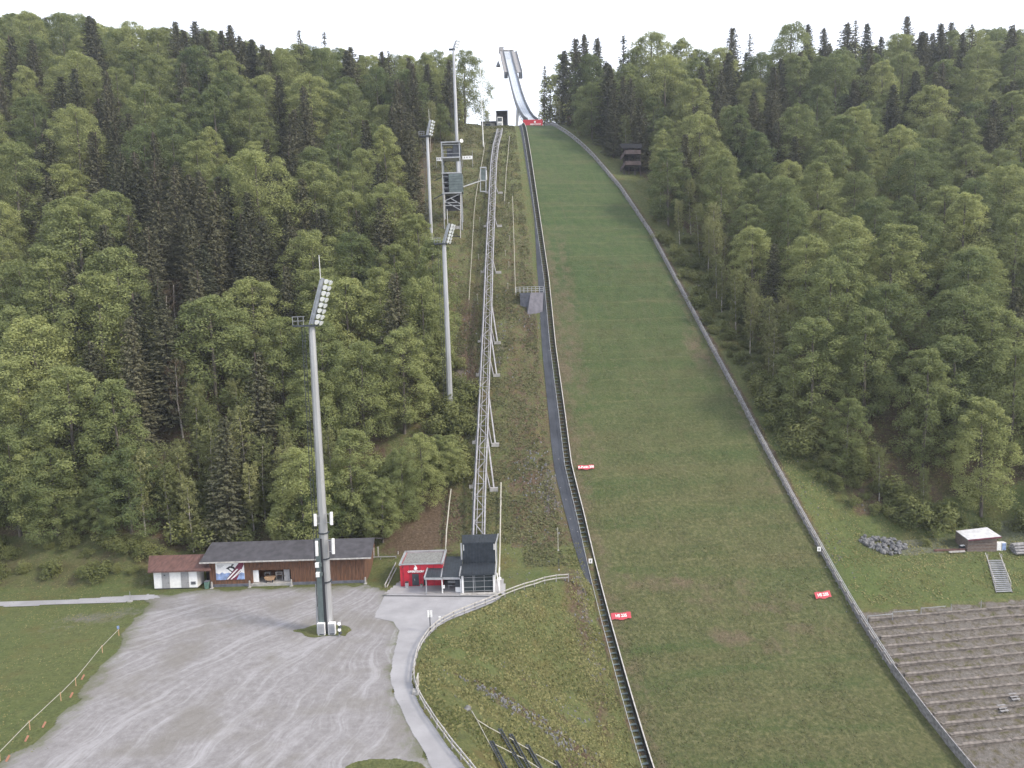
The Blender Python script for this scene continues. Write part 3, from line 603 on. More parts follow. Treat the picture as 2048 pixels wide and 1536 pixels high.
def top_station():
    b = at(1003, 257, 312); g = b.z
    t = thing('funicular_top_station', (b.x, 314, g), 'dark open portal station at the upper end of the funicular track', 'station')
    x0, x1 = at(992.5, 240, 313).x, at(1015.5, 240, 313).x; z1 = at(1000, 223, 313).z
    MB().box(((x0+x1)/2, 317.2, (g+z1)/2-.4), (x1-x0-.6, .4, z1-g)).box((x0+.2, 315, (g+z1)/2-.4), (.3, 5, z1-g)).box((x1-.2, 315, (g+z1)/2-.4), (.3, 5, z1-g)).build('wall', M['conc_d'], t)
    MB().box(((x0+x1)/2, 315, z1), (x1-x0+.4, 5.6, .35)).build('roof', M['steel_d'], t)
    MB().bar((x0, 312.3, g-1), (x0, 312.3, z1), .3).bar((x1, 312.3, g-1), (x1, 312.3, z1), .3).build('portal_post', M['steel'], t)
    # low annex
    ax0, ax1 = at(965, 250, 313).x, at(991, 250, 313).x; za, zb = at(975, 258, 313).z, at(975, 245, 313).z
    t2 = thing('annex_building', ((ax0+ax1)/2, 316, za), 'low pale hut with a dark flat roof left of the upper funicular portal', 'hut')
    MB().box(((ax0+ax1)/2, 316, (za+zb)/2), (ax1-ax0-.6, 5, zb-za)).build('wall', M['wood_fence'], t2)
    MB().box(((ax0+ax1)/2, 316, zb+.25), (ax1-ax0+1.4, 6.4, .5)).build('roof', M['roof_g'], t2)
    MB().box(((ax0+ax1)/2-.4, 313.46, (za+zb)/2+.4), (2.2, .1, 1.0)).build('window', M['glass'], t2)
    # cabin
    c0, c1 = at(994.5, 256, 309), at(1005.5, 233, 309); cx = (c0.x+c1.x)/2; w_ = c1.x-c0.x; zb, zt = c0.z+.3, c1.z
    t3 = thing('funicular_cabin', (cx, 311, zb), 'light grey funicular cabin with dark front window parked at the upper station', 'cable car')
    MB().hexa([(cx-w_/2, 309, zb), (cx+w_/2, 309, zb), (cx+w_/2, 312, zb), (cx-w_/2, 312, zb), (cx-w_/2*.9, 309.4, zt), (cx+w_/2*.9, 309.4, zt), (cx+w_/2*.9, 312, zt), (cx-w_/2*.9, 312, zt)]).build('body', M['white'], t3, bevel=.15)
    hh = zt-zb
    MB().box((cx, 309.2, zb+hh*.74), (w_*.70, .12, hh*.34)).build('window', M['glass'], t3)
    MB().box((cx, 308.96, zb+hh*.30), (w_*.6, .12, hh*.18)).build('front_panel', M['steel'], t3)
    MB().box((cx, 308.95, zb+.3), (.7, .2, .35)).build('buffer', M['steel_d'], t3)
top_station()

# ================================================================ FLOODLIGHT MASTS
def mast(base, ztop, r0, r1, arm, label, lamps=8, ladder=True, near=False, plat=1.0, armtop=None, twist=.35):
    t = thing('floodlight_mast', base, label, 'floodlight mast', 'floodlight masts left of the landing slope')
    bx, by, bz = base; top = Vector((bx, by, ztop)); X = Vector((1, 0, 0))
    MB().tube([base, top], [r0, r1], 8).build('pole', M['mast'], t)
    if ladder:
        l = MB(); o = -r0-.25; l.bar((bx+o, by-.2, bz+2), (bx-r1-.45, by-.2, ztop), .07).bar((bx+o-.4, by-.2, bz+2), (bx-r1-.85, by-.2, ztop), .07)
        k = 24 if not near else 60
        for i in range(k):
            f = i/k; z = bz+2+(ztop-bz-2)*f; xx = bx+o*(1-f)+(-r1-.45)*f; l.bar((xx, by-.2, z), (xx-.4, by-.2, z), .05)
        l.build('ladder', M['steel_d'], t)
    # platform with railing
    p = MB(); p.box((bx-.75*plat, by-.1, ztop), (3.0*plat, 1.6*plat, .28)); p.build('platform', M['steel_d'], t)
    g = MB()
    for dx in (-2.2, -1.5, -.8):
        g.bar((bx+dx*plat, by-.9*plat, ztop+.1), (bx+dx*plat, by-.9*plat, ztop+1.2), .06)
    for z in (.65, 1.2): g.bar((bx-2.25*plat, by-.9*plat, ztop+z), (bx-.6*plat, by-.9*plat, ztop+z), .06).bar((bx-2.25*plat, by-.9*plat, ztop+z), (bx-2.25*plat, by+.6*plat, ztop+z), .06)
    g.build('platform_railing', M['steel'], t)
    a = top+Vector((.1, 0, .2)); b = armtop
    am = MB(); am.bar(a, b, .34, .34).bar(a+Vector((-.45,.3,0)), b+Vector((-.4,.2,-.2)), .18)
    for i in range(7): q = a.lerp(b, (i+.5)/7); am.bar(q+Vector((-.4,.25,-.1)), q+Vector((0,0,.25)), .09)
    am.build('lamp_arm', M['steel'], t)
    for i in range(lamps):
        f = (i+.45)/lamps; q = a.lerp(b, f)
        for j in (0, 1):
            c = q+Vector((.50+.42*j, -.55+.35*j, .05-.12*j)); dr = Vector((.62, -.50+.25*j, -.50))
            L = MB().disc(c, dr, .16, .34, 10, .36).build('lamp', M['steel'], t)
            MB().disc(c+dr.normalized()*.33, dr, .35, .03, 12).build('lens', M['lamp'], L)
    br = MB()
    for i in range(lamps):
        q = a.lerp(b, (i+.45)/lamps); br.bar(q, q+Vector((1.0, -.3, -.05)), .08)
    br.build('bracket', M['steel_d'], t)
    MB().bar(b+Vector((-.35,.1,-.1)), b+Vector((-.4,.1,3.0)), .07).build('aerial', M['white'], t)
    return t
b1 = flat(658, 1264)
arm1 = at(646, 556, b1.y)
t1 = mast(b1, at(628, 651, b1.y).z, .68, .42, None, 'nearest floodlight mast, with white aerial panels, standing on the gravel car park', 8, True, True, 1.0, arm1)
def m1z(py): return at(645, py, b1.y).z
# green-grey cable duct on the shaded side, bands, aerial panels, boxes
z1, z0_ = m1z(1075), .3
MB().hexa([b1+Vector((-1.15,-.75,.2)), b1+Vector((-.35,-.85,.2)), b1+Vector((-.35,-.2,.2)), b1+Vector((-1.15,-.2,.2)), b1+Vector((-1.0,-.62,z1)), b1+Vector((-.35,-.75,z1)), b1+Vector((-.35,-.2,z1)), b1+Vector((-1.0,-.2,z1))]).build('cable_duct', M['steel_g'], t1)
MB().hexa([b1+Vector((-.35,-.80,.2)), b1+Vector((.02,-.84,.2)), b1+Vector((.02,-.3,.2)), b1+Vector((-.35,-.3,.2)), b1+Vector((-.33,-.72,z1)), b1+Vector((-.12,-.74,z1)), b1+Vector((-.12,-.3,z1)), b1+Vector((-.33,-.3,z1))]).build('gap_shade', M['black'], t1)  # black strip painting the shadow line between duct and pole
for py in (1065, 1116, 1162):
    z = m1z(py); f = z/42; r = .8*(1-f)+.5*f
    MB().tube([b1+Vector((0,0,z-.08)), b1+Vector((0,0,z+.08))], r+.06, 8).build('clamp_band', M['steel_d'], t1)
for (px, py0, py1, sx) in [(631,1028,1052,0),(663.5,1024,1050,0),(634,1082,1112,0),(667,1077,1108,0)]:
    a, b = at(px, py1, b1.y-.9), at(px-1, py0, b1.y-.9)
    o = MB().hexa([a+Vector((-.18,-.1,0)), a+Vector((.18,-.1,0)), a+Vector((.18,.1,0)), a+Vector((-.18,.1,0)), b+Vector((-.18,-.1,0)), b+Vector((.18,-.1,0)), b+Vector((.18,.1,0)), b+Vector((-.18,.1,0))]).build('aerial_panel', M['white'], t1, bevel=.03)
    s_ = 1 if px > 650 else -1; k = MB(); xp = px-4*s_
    k.bar(at(xp, py1-2, b1.y-.5), at(xp-1, py0+2, b1.y-.5), .07)
    for q in (py0+4, py1-5): k.bar(at(px, q, b1.y-.8), at(648, q, b1.y-.3), .06)
    k.build('panel_bracket', M['steel'], o)
for (px, py) in [(634.5,1130),(636,1149)]:
    a = at(px, py, b1.y-.9); MB().box(a, (.5, .35, .62)).build('radio_unit', M['white'], t1)
    MB().box(a+Vector((.42, 0, .02)), (.35, .3, .5)).build('radio_bracket', M['steel_g'], t1)
MB().bar(b1+Vector((-1.45,-.6,.1)), b1+Vector((-1.3,-.5,m1z(1165))), .09).bar(b1+Vector((-1.3,-.7,.1)), b1+Vector((-1.25,-.6,m1z(1210))), .13).build('cable_conduit', M['steel'], t1)
for (x0, x1, y0, y1) in [(637.5,652,1247,1269),(658.5,672,1247,1268)]:
    a, b = flat(x0, y1), flat(x1, y1); a.y -= .45; b.y -= .45; h = at(x0, y0, a.y).z
    t = thing('control_cabinet', ((a.x+b.x)/2, a.y+.3, 0), 'white electrical cabinet at the foot of the near mast, %s one of the pair' % ('left' if x0 < 650 else 'right'), 'cabinet', 'electrical cabinets at the foot of the mast')
    MB().box(((a.x+b.x)/2, a.y+.3, h/2+.03), (b.x-a.x, .6, h-.06)).build('housing', M['white'], t, bevel=.02)
    MB().box(((a.x+b.x)/2, a.y-.02, h/2+.05), ((b.x-a.x)*.86, .04, h*.84)).build('door', M['steel'], t)
    MB().box(((a.x+b.x)/2+.05, a.y-.05, .22), ((b.x-a.x)*.6, .03, .14)).build('vent', M['steel_d'], t)
a = flat(680, 1273)
t = thing('snow_gun', a, 'small upright metal machine with stacked pipes beside the cabinets at the mast foot', 'snow gun')
k = MB().bar(a+Vector((-.1,0,0)), a+Vector((.1,.2,2.1)), .14)
for i in range(3): k.bar(a, a+Vector((.45*math.cos(i*2.1), .45*math.sin(i*2.1), 0)), .08)
k.build('stand', M['steel'], t)
for i in range(4): MB().disc(a+Vector((.05-.1*(i % 2), -.05, .55+.42*i)), (.5, -.7, .2), .24, .22, 10, .2).build('nozzle_ring', M['white'] if i % 2 else M['steel_d'], t)
# three farther masts
def mastat(px, py_base_hint, Y, pxt, pyt, r0, r1, armpx, label, lamps, plat):
    c = at(pxt, pyt, Y); g = G(c.x, Y); a = at(armpx[0], armpx[1], Y)
    return mast(Vector((c.x, Y, g)), c.z, r0, r1, None, label, lamps, True, False, plat, a)
mastat(903, 850, 148, 888, 488, .68, .45, (899,447), 'second floodlight mast, rising from the trees just left of the funicular track', 6, .9)
mastat(858, 460, 198, 854.5, 273, .55, .42, (861,240), 'third floodlight mast left of the dark judges tower, half hidden by tree crowns', 5, 1.0)
mastat(912, 345, 240, 907, 99, .70, .42, (913,80), 'very tall far floodlight mast standing behind the judges tower against the sky', 3, .7)

# ================================================================ JUDGES' TOWER
def judges_tower():
    Y = 212.0
    def pt(px, py, dy=0.0): return at(px, py, Y+dy)
    xl, xr = pt(887, 400).x, pt(922.5, 400).x; base = G((xl+xr)/2, Y)
    t = thing('judges_tower', ((xl+xr)/2, Y, base), 'tall dark steel judges tower with two clad cabins and open bracing', 'tower')
    z = lambda py: pt(905, py).z
    cx = (xl+xr)/2; w_ = xr-xl
    for x in (xl, xr):
        for dy in (0, 4.2): MB().bar((x, Y+dy, min(G(x, Y+dy)-.5, z(486))), (x, Y+dy, z(284)), .28).build('column', M['steel'], t)
    for py in (315, 346, 386):
        MB().box((cx, Y+2.1, z(py)), (w_+.5, 4.8, .35)).build('floor_deck', M['steel'], t)
    MB().box((cx, Y+2.1, z(284)), (w_+.3, 4.6, .3)).build('roof_frame', M['steel'], t)
    rl = MB().bar((xl, Y-.1, z(307)), (xr, Y-.1, z(307)), .09).bar((xl, Y-.1, z(300)), (pt(905,300).x, Y-.1, z(300)), .09).bar((xl, Y-.1, z(289)), (xr, Y-.1, z(289)), .12); rl.build('railing', M['steel'], t)
    a, b = pt(906, 313), pt(921, 289); MB().box(((a.x+b.x)/2, Y+1.6, (a.z+b.z)/2), (b.x-a.x, 3.0, b.z-a.z)).build('upper_cabin', M['steel_d'], t)
    a, b = pt(892, 313), pt(904, 291); MB().box(((a.x+b.x)/2, Y+3.5, (a.z+b.z)/2), (b.x-a.x, .3, b.z-a.z)).build('back_panel', M['conc_d'], t)
    a, b = pt(898.5, 385), pt(924.5, 347); c = MB().box(((a.x+b.x)/2, Y+1.6, (a.z+b.z)/2), (b.x-a.x, 3.8, b.z-a.z-.1)).build('lower_cabin', M['steel_g'], t)
    gr = MB()
    for i in range(1, 7): gr.box(((a.x+b.x)/2, Y-.33, a.z+(b.z-a.z)*i/7), (b.x-a.x, .05, .06))
    gr.build('cladding_seam', M['steel_d'], c)
    for py in (352, 364, 375): gr = MB().box((pt(891, py).x, Y+2, z(py)), (1.6, 3.6, .14)).build('stair_landing', M['steel'], t)
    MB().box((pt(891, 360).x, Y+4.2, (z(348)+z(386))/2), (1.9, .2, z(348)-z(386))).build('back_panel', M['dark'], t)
    bx = MB()
    for (x0, y0, x1, y1) in [(889,402,920,388),(889,402,921,420),(889,405,919,405),(902,397,921,408),(889,411,921,411)]:
        bx.bar(pt(x0, y0, .1), pt(x1, y1, .1), .22)
    bx.build('cross_brace', M['steel'], t)
    MB().box((cx, Y+3.6, (z(388)+z(418))/2), (w_-.6, .3, z(388)-z(418))).build('back_panel', M['dark'], t)  # dark sheet standing in for shadow and dark trees under the tower
    # stair flights on the left back
    f = MB()
    for i, (y0, y1) in enumerate([(345,322),(322,300)]):
        f.bar((xl+(0 if i else 2.5), Y+4.0, z(y0)), (xl+(2.5 if i else 0), Y+4.0, z(y1)), .7, .12)
    f.bar(pt(868,398,2), pt(886,388,2), .25).bar(pt(868,362,3), pt(886,353,3), .2); f.build('stair_flight', M['steel_d'], t)
    # concrete footing well below
    a, b = pt(889, 487), pt(921, 487); g = G(cx, Y-6)
    MB().bar(pt(921, 486, -4), pt(921.5, 388), .22).bar(pt(897, 486, -4), pt(921, 486, -4), .3).bar(pt(889, 440, -2), pt(889, 388), .25).build('support_post', M['wood_fence'], t)
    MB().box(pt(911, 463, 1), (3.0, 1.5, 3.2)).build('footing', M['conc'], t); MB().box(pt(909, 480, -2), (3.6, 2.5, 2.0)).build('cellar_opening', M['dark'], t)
    MB().disc(pt(922.5, 282), (.5, -1, 0), .55, .25, 12).build('dish_aerial', M['white'], t)
    # gangway to the track
    g2 = thing('gangway', pt(942, 368), 'thin sloping steel gangway between the judges tower and the small portal frame', 'gangway')
    MB().bar(pt(924.5, 374), pt(960, 362, 8), .9, .22).build('deck', M['steel'], g2)
    MB().bar(pt(924.5, 370), pt(960, 358, 8), .08).build('handrail', M['steel_d'], g2)
    Y2 = 220
    p = lambda x, y: at(x, y, Y2)
    g3 = thing('portal_frame', p(966, 385), 'small steel portal frame beside the funicular track, right of the judges tower', 'frame')
    f = MB().bar(p(961, 384), p(961, 335), .28).bar(p(972, 384), p(972, 334), .28).bar(p(960, 335), p(973, 335), .35).bar(p(960, 361), p(973, 361), .3).bar(p(961, 383), p(973, 383), .3)
    f.build('frame', M['steel'], g3); MB().bar(p(973.5, 360), p(972.8, 341), .35, .2).build('white_panel', M['white'], g3)
    MB().box((p(966.5, 348).x, Y2+1.5, p(966, 348).z), (1.5, .15, 3.6)).build('back_panel', M['steel_g'], g3)
judges_tower()
for i, (x0, x1, y0, y1, Yb) in enumerate([(925,945,312,319,246),(873,886,315,322,244)]):
    a, b = at(x0, y1, Yb), at(x1, y1, Yb); zt = at(x0, y0, Yb).z
    t = thing('barrier_banner', ((a.x+b.x)/2, Yb, G(a.x, Yb)), 'white printed banner on a fence behind the judges tower, on its %s side' % ('right' if i == 0 else 'left'), 'banner', 'white banners behind the judges tower')
    MB().box(((a.x+b.x)/2, Yb, (a.z+zt)/2), (b.x-a.x, .08, zt-a.z)).build('sheet', M['white'], t)
    k = MB()
    for f in (.2, .45, .75): k.box((a.x+(b.x-a.x)*f, Yb-.06, a.z+(zt-a.z)*.55), (.35, .03, (zt-a.z)*.45))
    k.build('print', M['grey_d'], t)
    MB().bar((a.x, Yb+.1, G(a.x, Yb)), (a.x, Yb+.1, zt+.3), .1).bar((b.x, Yb+.1, G(b.x, Yb)), (b.x, Yb+.1, zt+1.8), .1).build('post', M['steel'], t)

# ================================================================ ROPES, POLES AND SMALL THINGS ON THE SLOPE
def rope(pix, label, off=.9, r=.075, name='rope_handrail', m='rope', every=2):
    C = [hit(x, y, off) for x, y in pix]
    for i in range(1, len(C)):
        if C[i].y < C[i-1].y-30: pass
    t = thing(name, (C[0].x, C[0].y, G(C[0].x, C[0].y)), label, 'rope' if m == 'rope' else 'pipe')
    P2 = []
    for a, b in zip(C[:-1], C[1:]):
        k = max(2, int((b-a).length/4))
        for j in range(k):
            q = a.lerp(b, j/k); q.z = G(q.x, q.y)+off; P2.append(q)
    P2.append(C[-1])
    MB().tube(P2, r, 6).build('rope', M[m], t)
    k = MB()
    for q in P2[::every]: k.bar((q.x, q.y, q.z-off-.2), q, .09)
    k.build('post', M['wood_g'], t); return t
rope([(938,600),(943,520),(948,430),(955,372),(963,330),(968,300),(970,285)], 'long pale rope rail on posts along the left side of the funicular track')
rope([(1009,402),(1012,350),(1016,310),(1019,272)], 'short pale rope rail high on the slope right of the funicular track')
rope([(1031,585),(1029,520),(1027,450),(1025,392)], 'pale rope rail on the mid slope ending at the concrete ramp railing')
rope([(891,1102),(893,1060),(898,1010),(902,978)], 'weathered rail on the brown slope left of the lower funicular track', .9, .12)
rope([(997,1150),(1000,1090),(1001,1030),(1002,965)], 'pale pipe rail running uphill from behind the dark station roof', .9, .13)
for i, (x, y0, y1, lab) in enumerate([(1116.5,1101,1055,'short pale pole on the rocky slope left of the long steel stair'),(1118,1140,1118,'small dark post near the top end of the wooden fence')]):
    a = hit(x, y0); h = at(x, y1, a.y).z-a.z; t = thing('marker_pole', a, lab, 'pole')
    MB().bar(a+Vector((0,0,-.2)), a+Vector((0,0,h)), .12).build('pole', M['rope'] if i == 0 else M['steel_d'], t); MB().box(a+Vector((0,0,.05)), (.3,.3,.2)).build('foot', M['conc'], t)
t = thing('net_mast', at(966, 285, 262), 'tall thin white mast at the forest edge left of the upper funicular', 'mast')
a, b = at(966.5, 283, 262), at(963, 128, 262); b.x = a.x-.2
MB().tube([(a.x, a.y, G(a.x, a.y)-.3), b], [.20, .12], 6).build('pole', M['white'], t)
k = MB()
for f in (.3, .5, .7, .85, .95): q = Vector((a.x, a.y, a.z)).lerp(b, f); k.bar(q+Vector((-.35,0,0)), q+Vector((.35,0,0)), .12)
k.build('crossarm', M['steel'], t)
# little white stakes beside the track
stk = [(1018,415),(1019,482),(1011,512),(1018,535),(1016,578),(960,445),(957,520),(962,553),(955,600),(1003,1010),(945,1000)]
for i, (x, y) in enumerate(stk):
    a = hit(x, y)
    o = MB().bar(a+Vector((0,0,-.2)), a+Vector((0,0,1.7)), .09).bar(a+Vector((-.25,0,1.5)), a+Vector((.25,0,1.5)), .07).build('marker_stake', M['rope'])
    tag(o, 'thin pale marker stake standing in the grass near the funicular track', 'stake', 'marker stakes near the funicular track')
# concrete ramp with railing at the wall
def ramp():
    C1, D1 = hit(1051, 634), hit(1083, 630); Yc = C1.y; Yt = Yc+3.2
    A, m1, Bp = at(1040, 587, Yt), at(1061, 585, Yt-.6), at(1087, 583, Yt); z1 = m1.z
    t = thing('concrete_ramp', C1, 'dark grey concrete ramp block with a railing on top beside the upper stair', 'ramp')
    zl = C1.z-2; f = Vector((m1.x+.15, m1.y, z1))
    MB().hexa([(A.x, A.y, zl), (C1.x, C1.y, zl), (C1.x+.1, Yt+6, zl), (A.x, Yt+6, zl), (A.x, A.y, z1), (m1.x, m1.y, z1), (m1.x, Yt+6, z1), (A.x, Yt+6, z1)]).build('side_wall', M['conc_d'], t)
    MB().hexa([(C1.x+.02, C1.y, zl), (D1.x, D1.y, zl), (Bp.x, Yt+6, zl), (m1.x+.02, Yt+6, zl), (m1.x+.02, m1.y-.02, z1-.03), (Bp.x, Bp.y, z1-.03), (Bp.x, Yt+6, z1-.03), (m1.x+.02, Yt+6, z1-.03)]).build('front_wall', M['ramp'], t)
    r = MB()
    for g in np.linspace(0, 1, 8): q = Vector((A.x-1.0, Yt, z1)).lerp(Vector((Bp.x, Yt, z1)), g); r.bar(q, q+Vector((0,0,1.5)), .12)
    for z in (.5, 1.0, 1.5): r.bar((A.x-1.0, Yt, z1+z), (Bp.x, Yt, z1+z), .1)
    r.build('railing', M['steel'], t)
ramp()
# red distance signs on the grass
def gsign(px, py, wpx, hpx, txt, label, tilt=0.0, tsz=.62):
    c = hit(px, py); Wd = wpx*c.y/F; s_, t_ = st(c.x, c.y); sl = math.atan(float((P(s_-1)-P(s_+1))/2))
    t = thing('distance_sign', c, label, 'sign', 'red distance signs on the landing slope')
    Hh = hpx*c.y/F/ max(.3, math.cos(math.atan2(CH-c.z, c.y)-0))
    rot = Matrix.Rotation(tilt, 4, 'Y') @ Matrix.Rotation(.117, 4, 'Z') @ Matrix.Rotation(R_(58), 4, 'X')
    n = 12; pts = []
    for i in range(n+1): f = i/n; pts.append((Wd*(f-.5), .10*math.sin(f*9)-.06*(i % 2), 0))
    top = [Vector((x, Hh/2+y*.5, 0)) for x, y, z in pts]; bot = [Vector((x, -Hh/2+y, 0)) for x, y, z in pts]
    W = Matrix.Translation(c+Vector((0, -.15, Hh*.42+.1))) @ rot; m_ = MB()
    for i in range(n):
        q = [W @ v for v in (bot[i], bot[i+1], top[i+1], top[i])]; d = W.to_3x3() @ Vector((0, 0, -.06))
        m_.hexa([q[0]+d, q[1]+d, q[2]+d, q[3]+d, *q])
    m_.build('banner_sheet', M['redsign'], t)
    text('lettering', txt, tsz*Hh, c+Vector((0, -.15, Hh*.42+.1))+W.to_3x3() @ Vector((0, 0, .03)), rot, M['white'], t, .01, .015)
gsign(1172, 938, 33, 8, 'K-Punkt 200', 'small red banner reading K-Punkt 200 beside the left guard wall', -.0, .78)
gsign(1242, 1237, 42, 12, 'HS 235', 'red banner reading HS 235 on the grass beside the left guard wall')
gsign(1645, 1195, 34, 12, 'HS 235', 'red banner reading HS 235 on the grass beside the right guard wall', -.05)
for side, (px, py), lab in ((-1, (1181,1122), 'small white number board on top of the left guard wall'), (1, (1638,1098), 'small white number board on top of the right guard wall')):
    c = hit(px, py+(16 if side > 0 else 8)); t = thing('number_board', c, lab, 'sign', 'small white number boards on the guard walls')
    p = at(px, py, c.y); MB().box(p, (.62, .06, .8)).build('board', M['white'], t); MB().bar(c, (p.x, c.y+.08, p.z), .08).build('post', M['steel_d'], t)
    MB().box(p+Vector((0, -.05, .0)), (.12, .03, .4)).build('digit_mark', M['steel_d'], t)
# little red feet beside the stair/fence etc.
# fallen log
a, b = hit(1396, 574), hit(1424, 562); t = thing('fallen_log', a, 'fallen bare log lying at the right forest edge above the guard wall', 'log')
MB().tube([a+Vector((0,0,.3)), b+Vector((0,0,.4))], [.28, .18], 7).build('log', M['bark_p'], t); MB().tube([a.lerp(b, .6)+Vector((0,0,.35)), a.lerp(b, .6)+Vector((.6,-.8,1.0))], [.1, .04], 5).build('branch_stub', M['bark_p'], t)
# dark two-tier timber platform in the right wood
def coach_stand():
    c = hit(1257, 352); Y = c.y; p = lambda x, y, d=0.0: at(x, y, Y+d)
    t = thing('coaches_stand', c, 'dark two tiered timber stand with angled balconies at the edge of the right wood', 'stand')
    for i, (y0, y1) in enumerate([(304,316),(326,338)]):
        a, m1, b = p(1243, y1+2), p(1251, y0+4, -1.2), p(1282, y0+4, -1.2); hgt = p(1250, y0, 0).z-p(1250, y0+8, 0).z
        k = MB()
        for q, r_ in ((a, m1), (m1, b)): k.hexa([q, r_, r_+Vector((0,3,0)), q+Vector((0,3,0)), q+Vector((0,0,hgt)), r_+Vector((0,0,hgt)), r_+Vector((0,3,hgt)), q+Vector((0,3,hgt))])
        k.build('balcony', M['wood_d'], t, label='upper balcony' if i == 0 else 'lower balcony')
    k = MB()
    for x in (1248, 1258, 1270, 1281): k.bar(p(x, 358, 1), p(x, 290, 1), .3)
    k.build('column', M['wood_d'], t)
    MB().hexa([p(1242,296), p(1284,296,-1), p(1284,296,5), p(1242,296,5), p(1240,287), p(1284,287,-1), p(1284,287,6), p(1240,287,6)]).build('roof', M['dark'], t)
    MB().hexa([p(1246,350,3.4), p(1282,350,3.4), p(1282,350,4), p(1246,350,4), p(1246,296,3.4), p(1282,296,3.4), p(1282,296,4), p(1246,296,4)]).build('back_wall', M['dark'], t)
coach_stand()
# pale sloping roof in the trees at the top right of the slope
a = at(1135, 242, 300); t = thing('hut_roof', (a.x, a.y, 125), 'pale sloping hut roof among the trees at the top right corner of the slope', 'hut')
MB().hexa([at(1131,245,298), at(1140,238,298), at(1158,226,304), at(1150,232,304), at(1131,243,298), at(1140,236,298), at(1158,224,304), at(1150,229,304)]).build('roof', M['steel'], t)
MB().box((a.x+2, a.y+3, 126.2), (3.6, 3, 3)).build('wall', M['wood_b'], t)

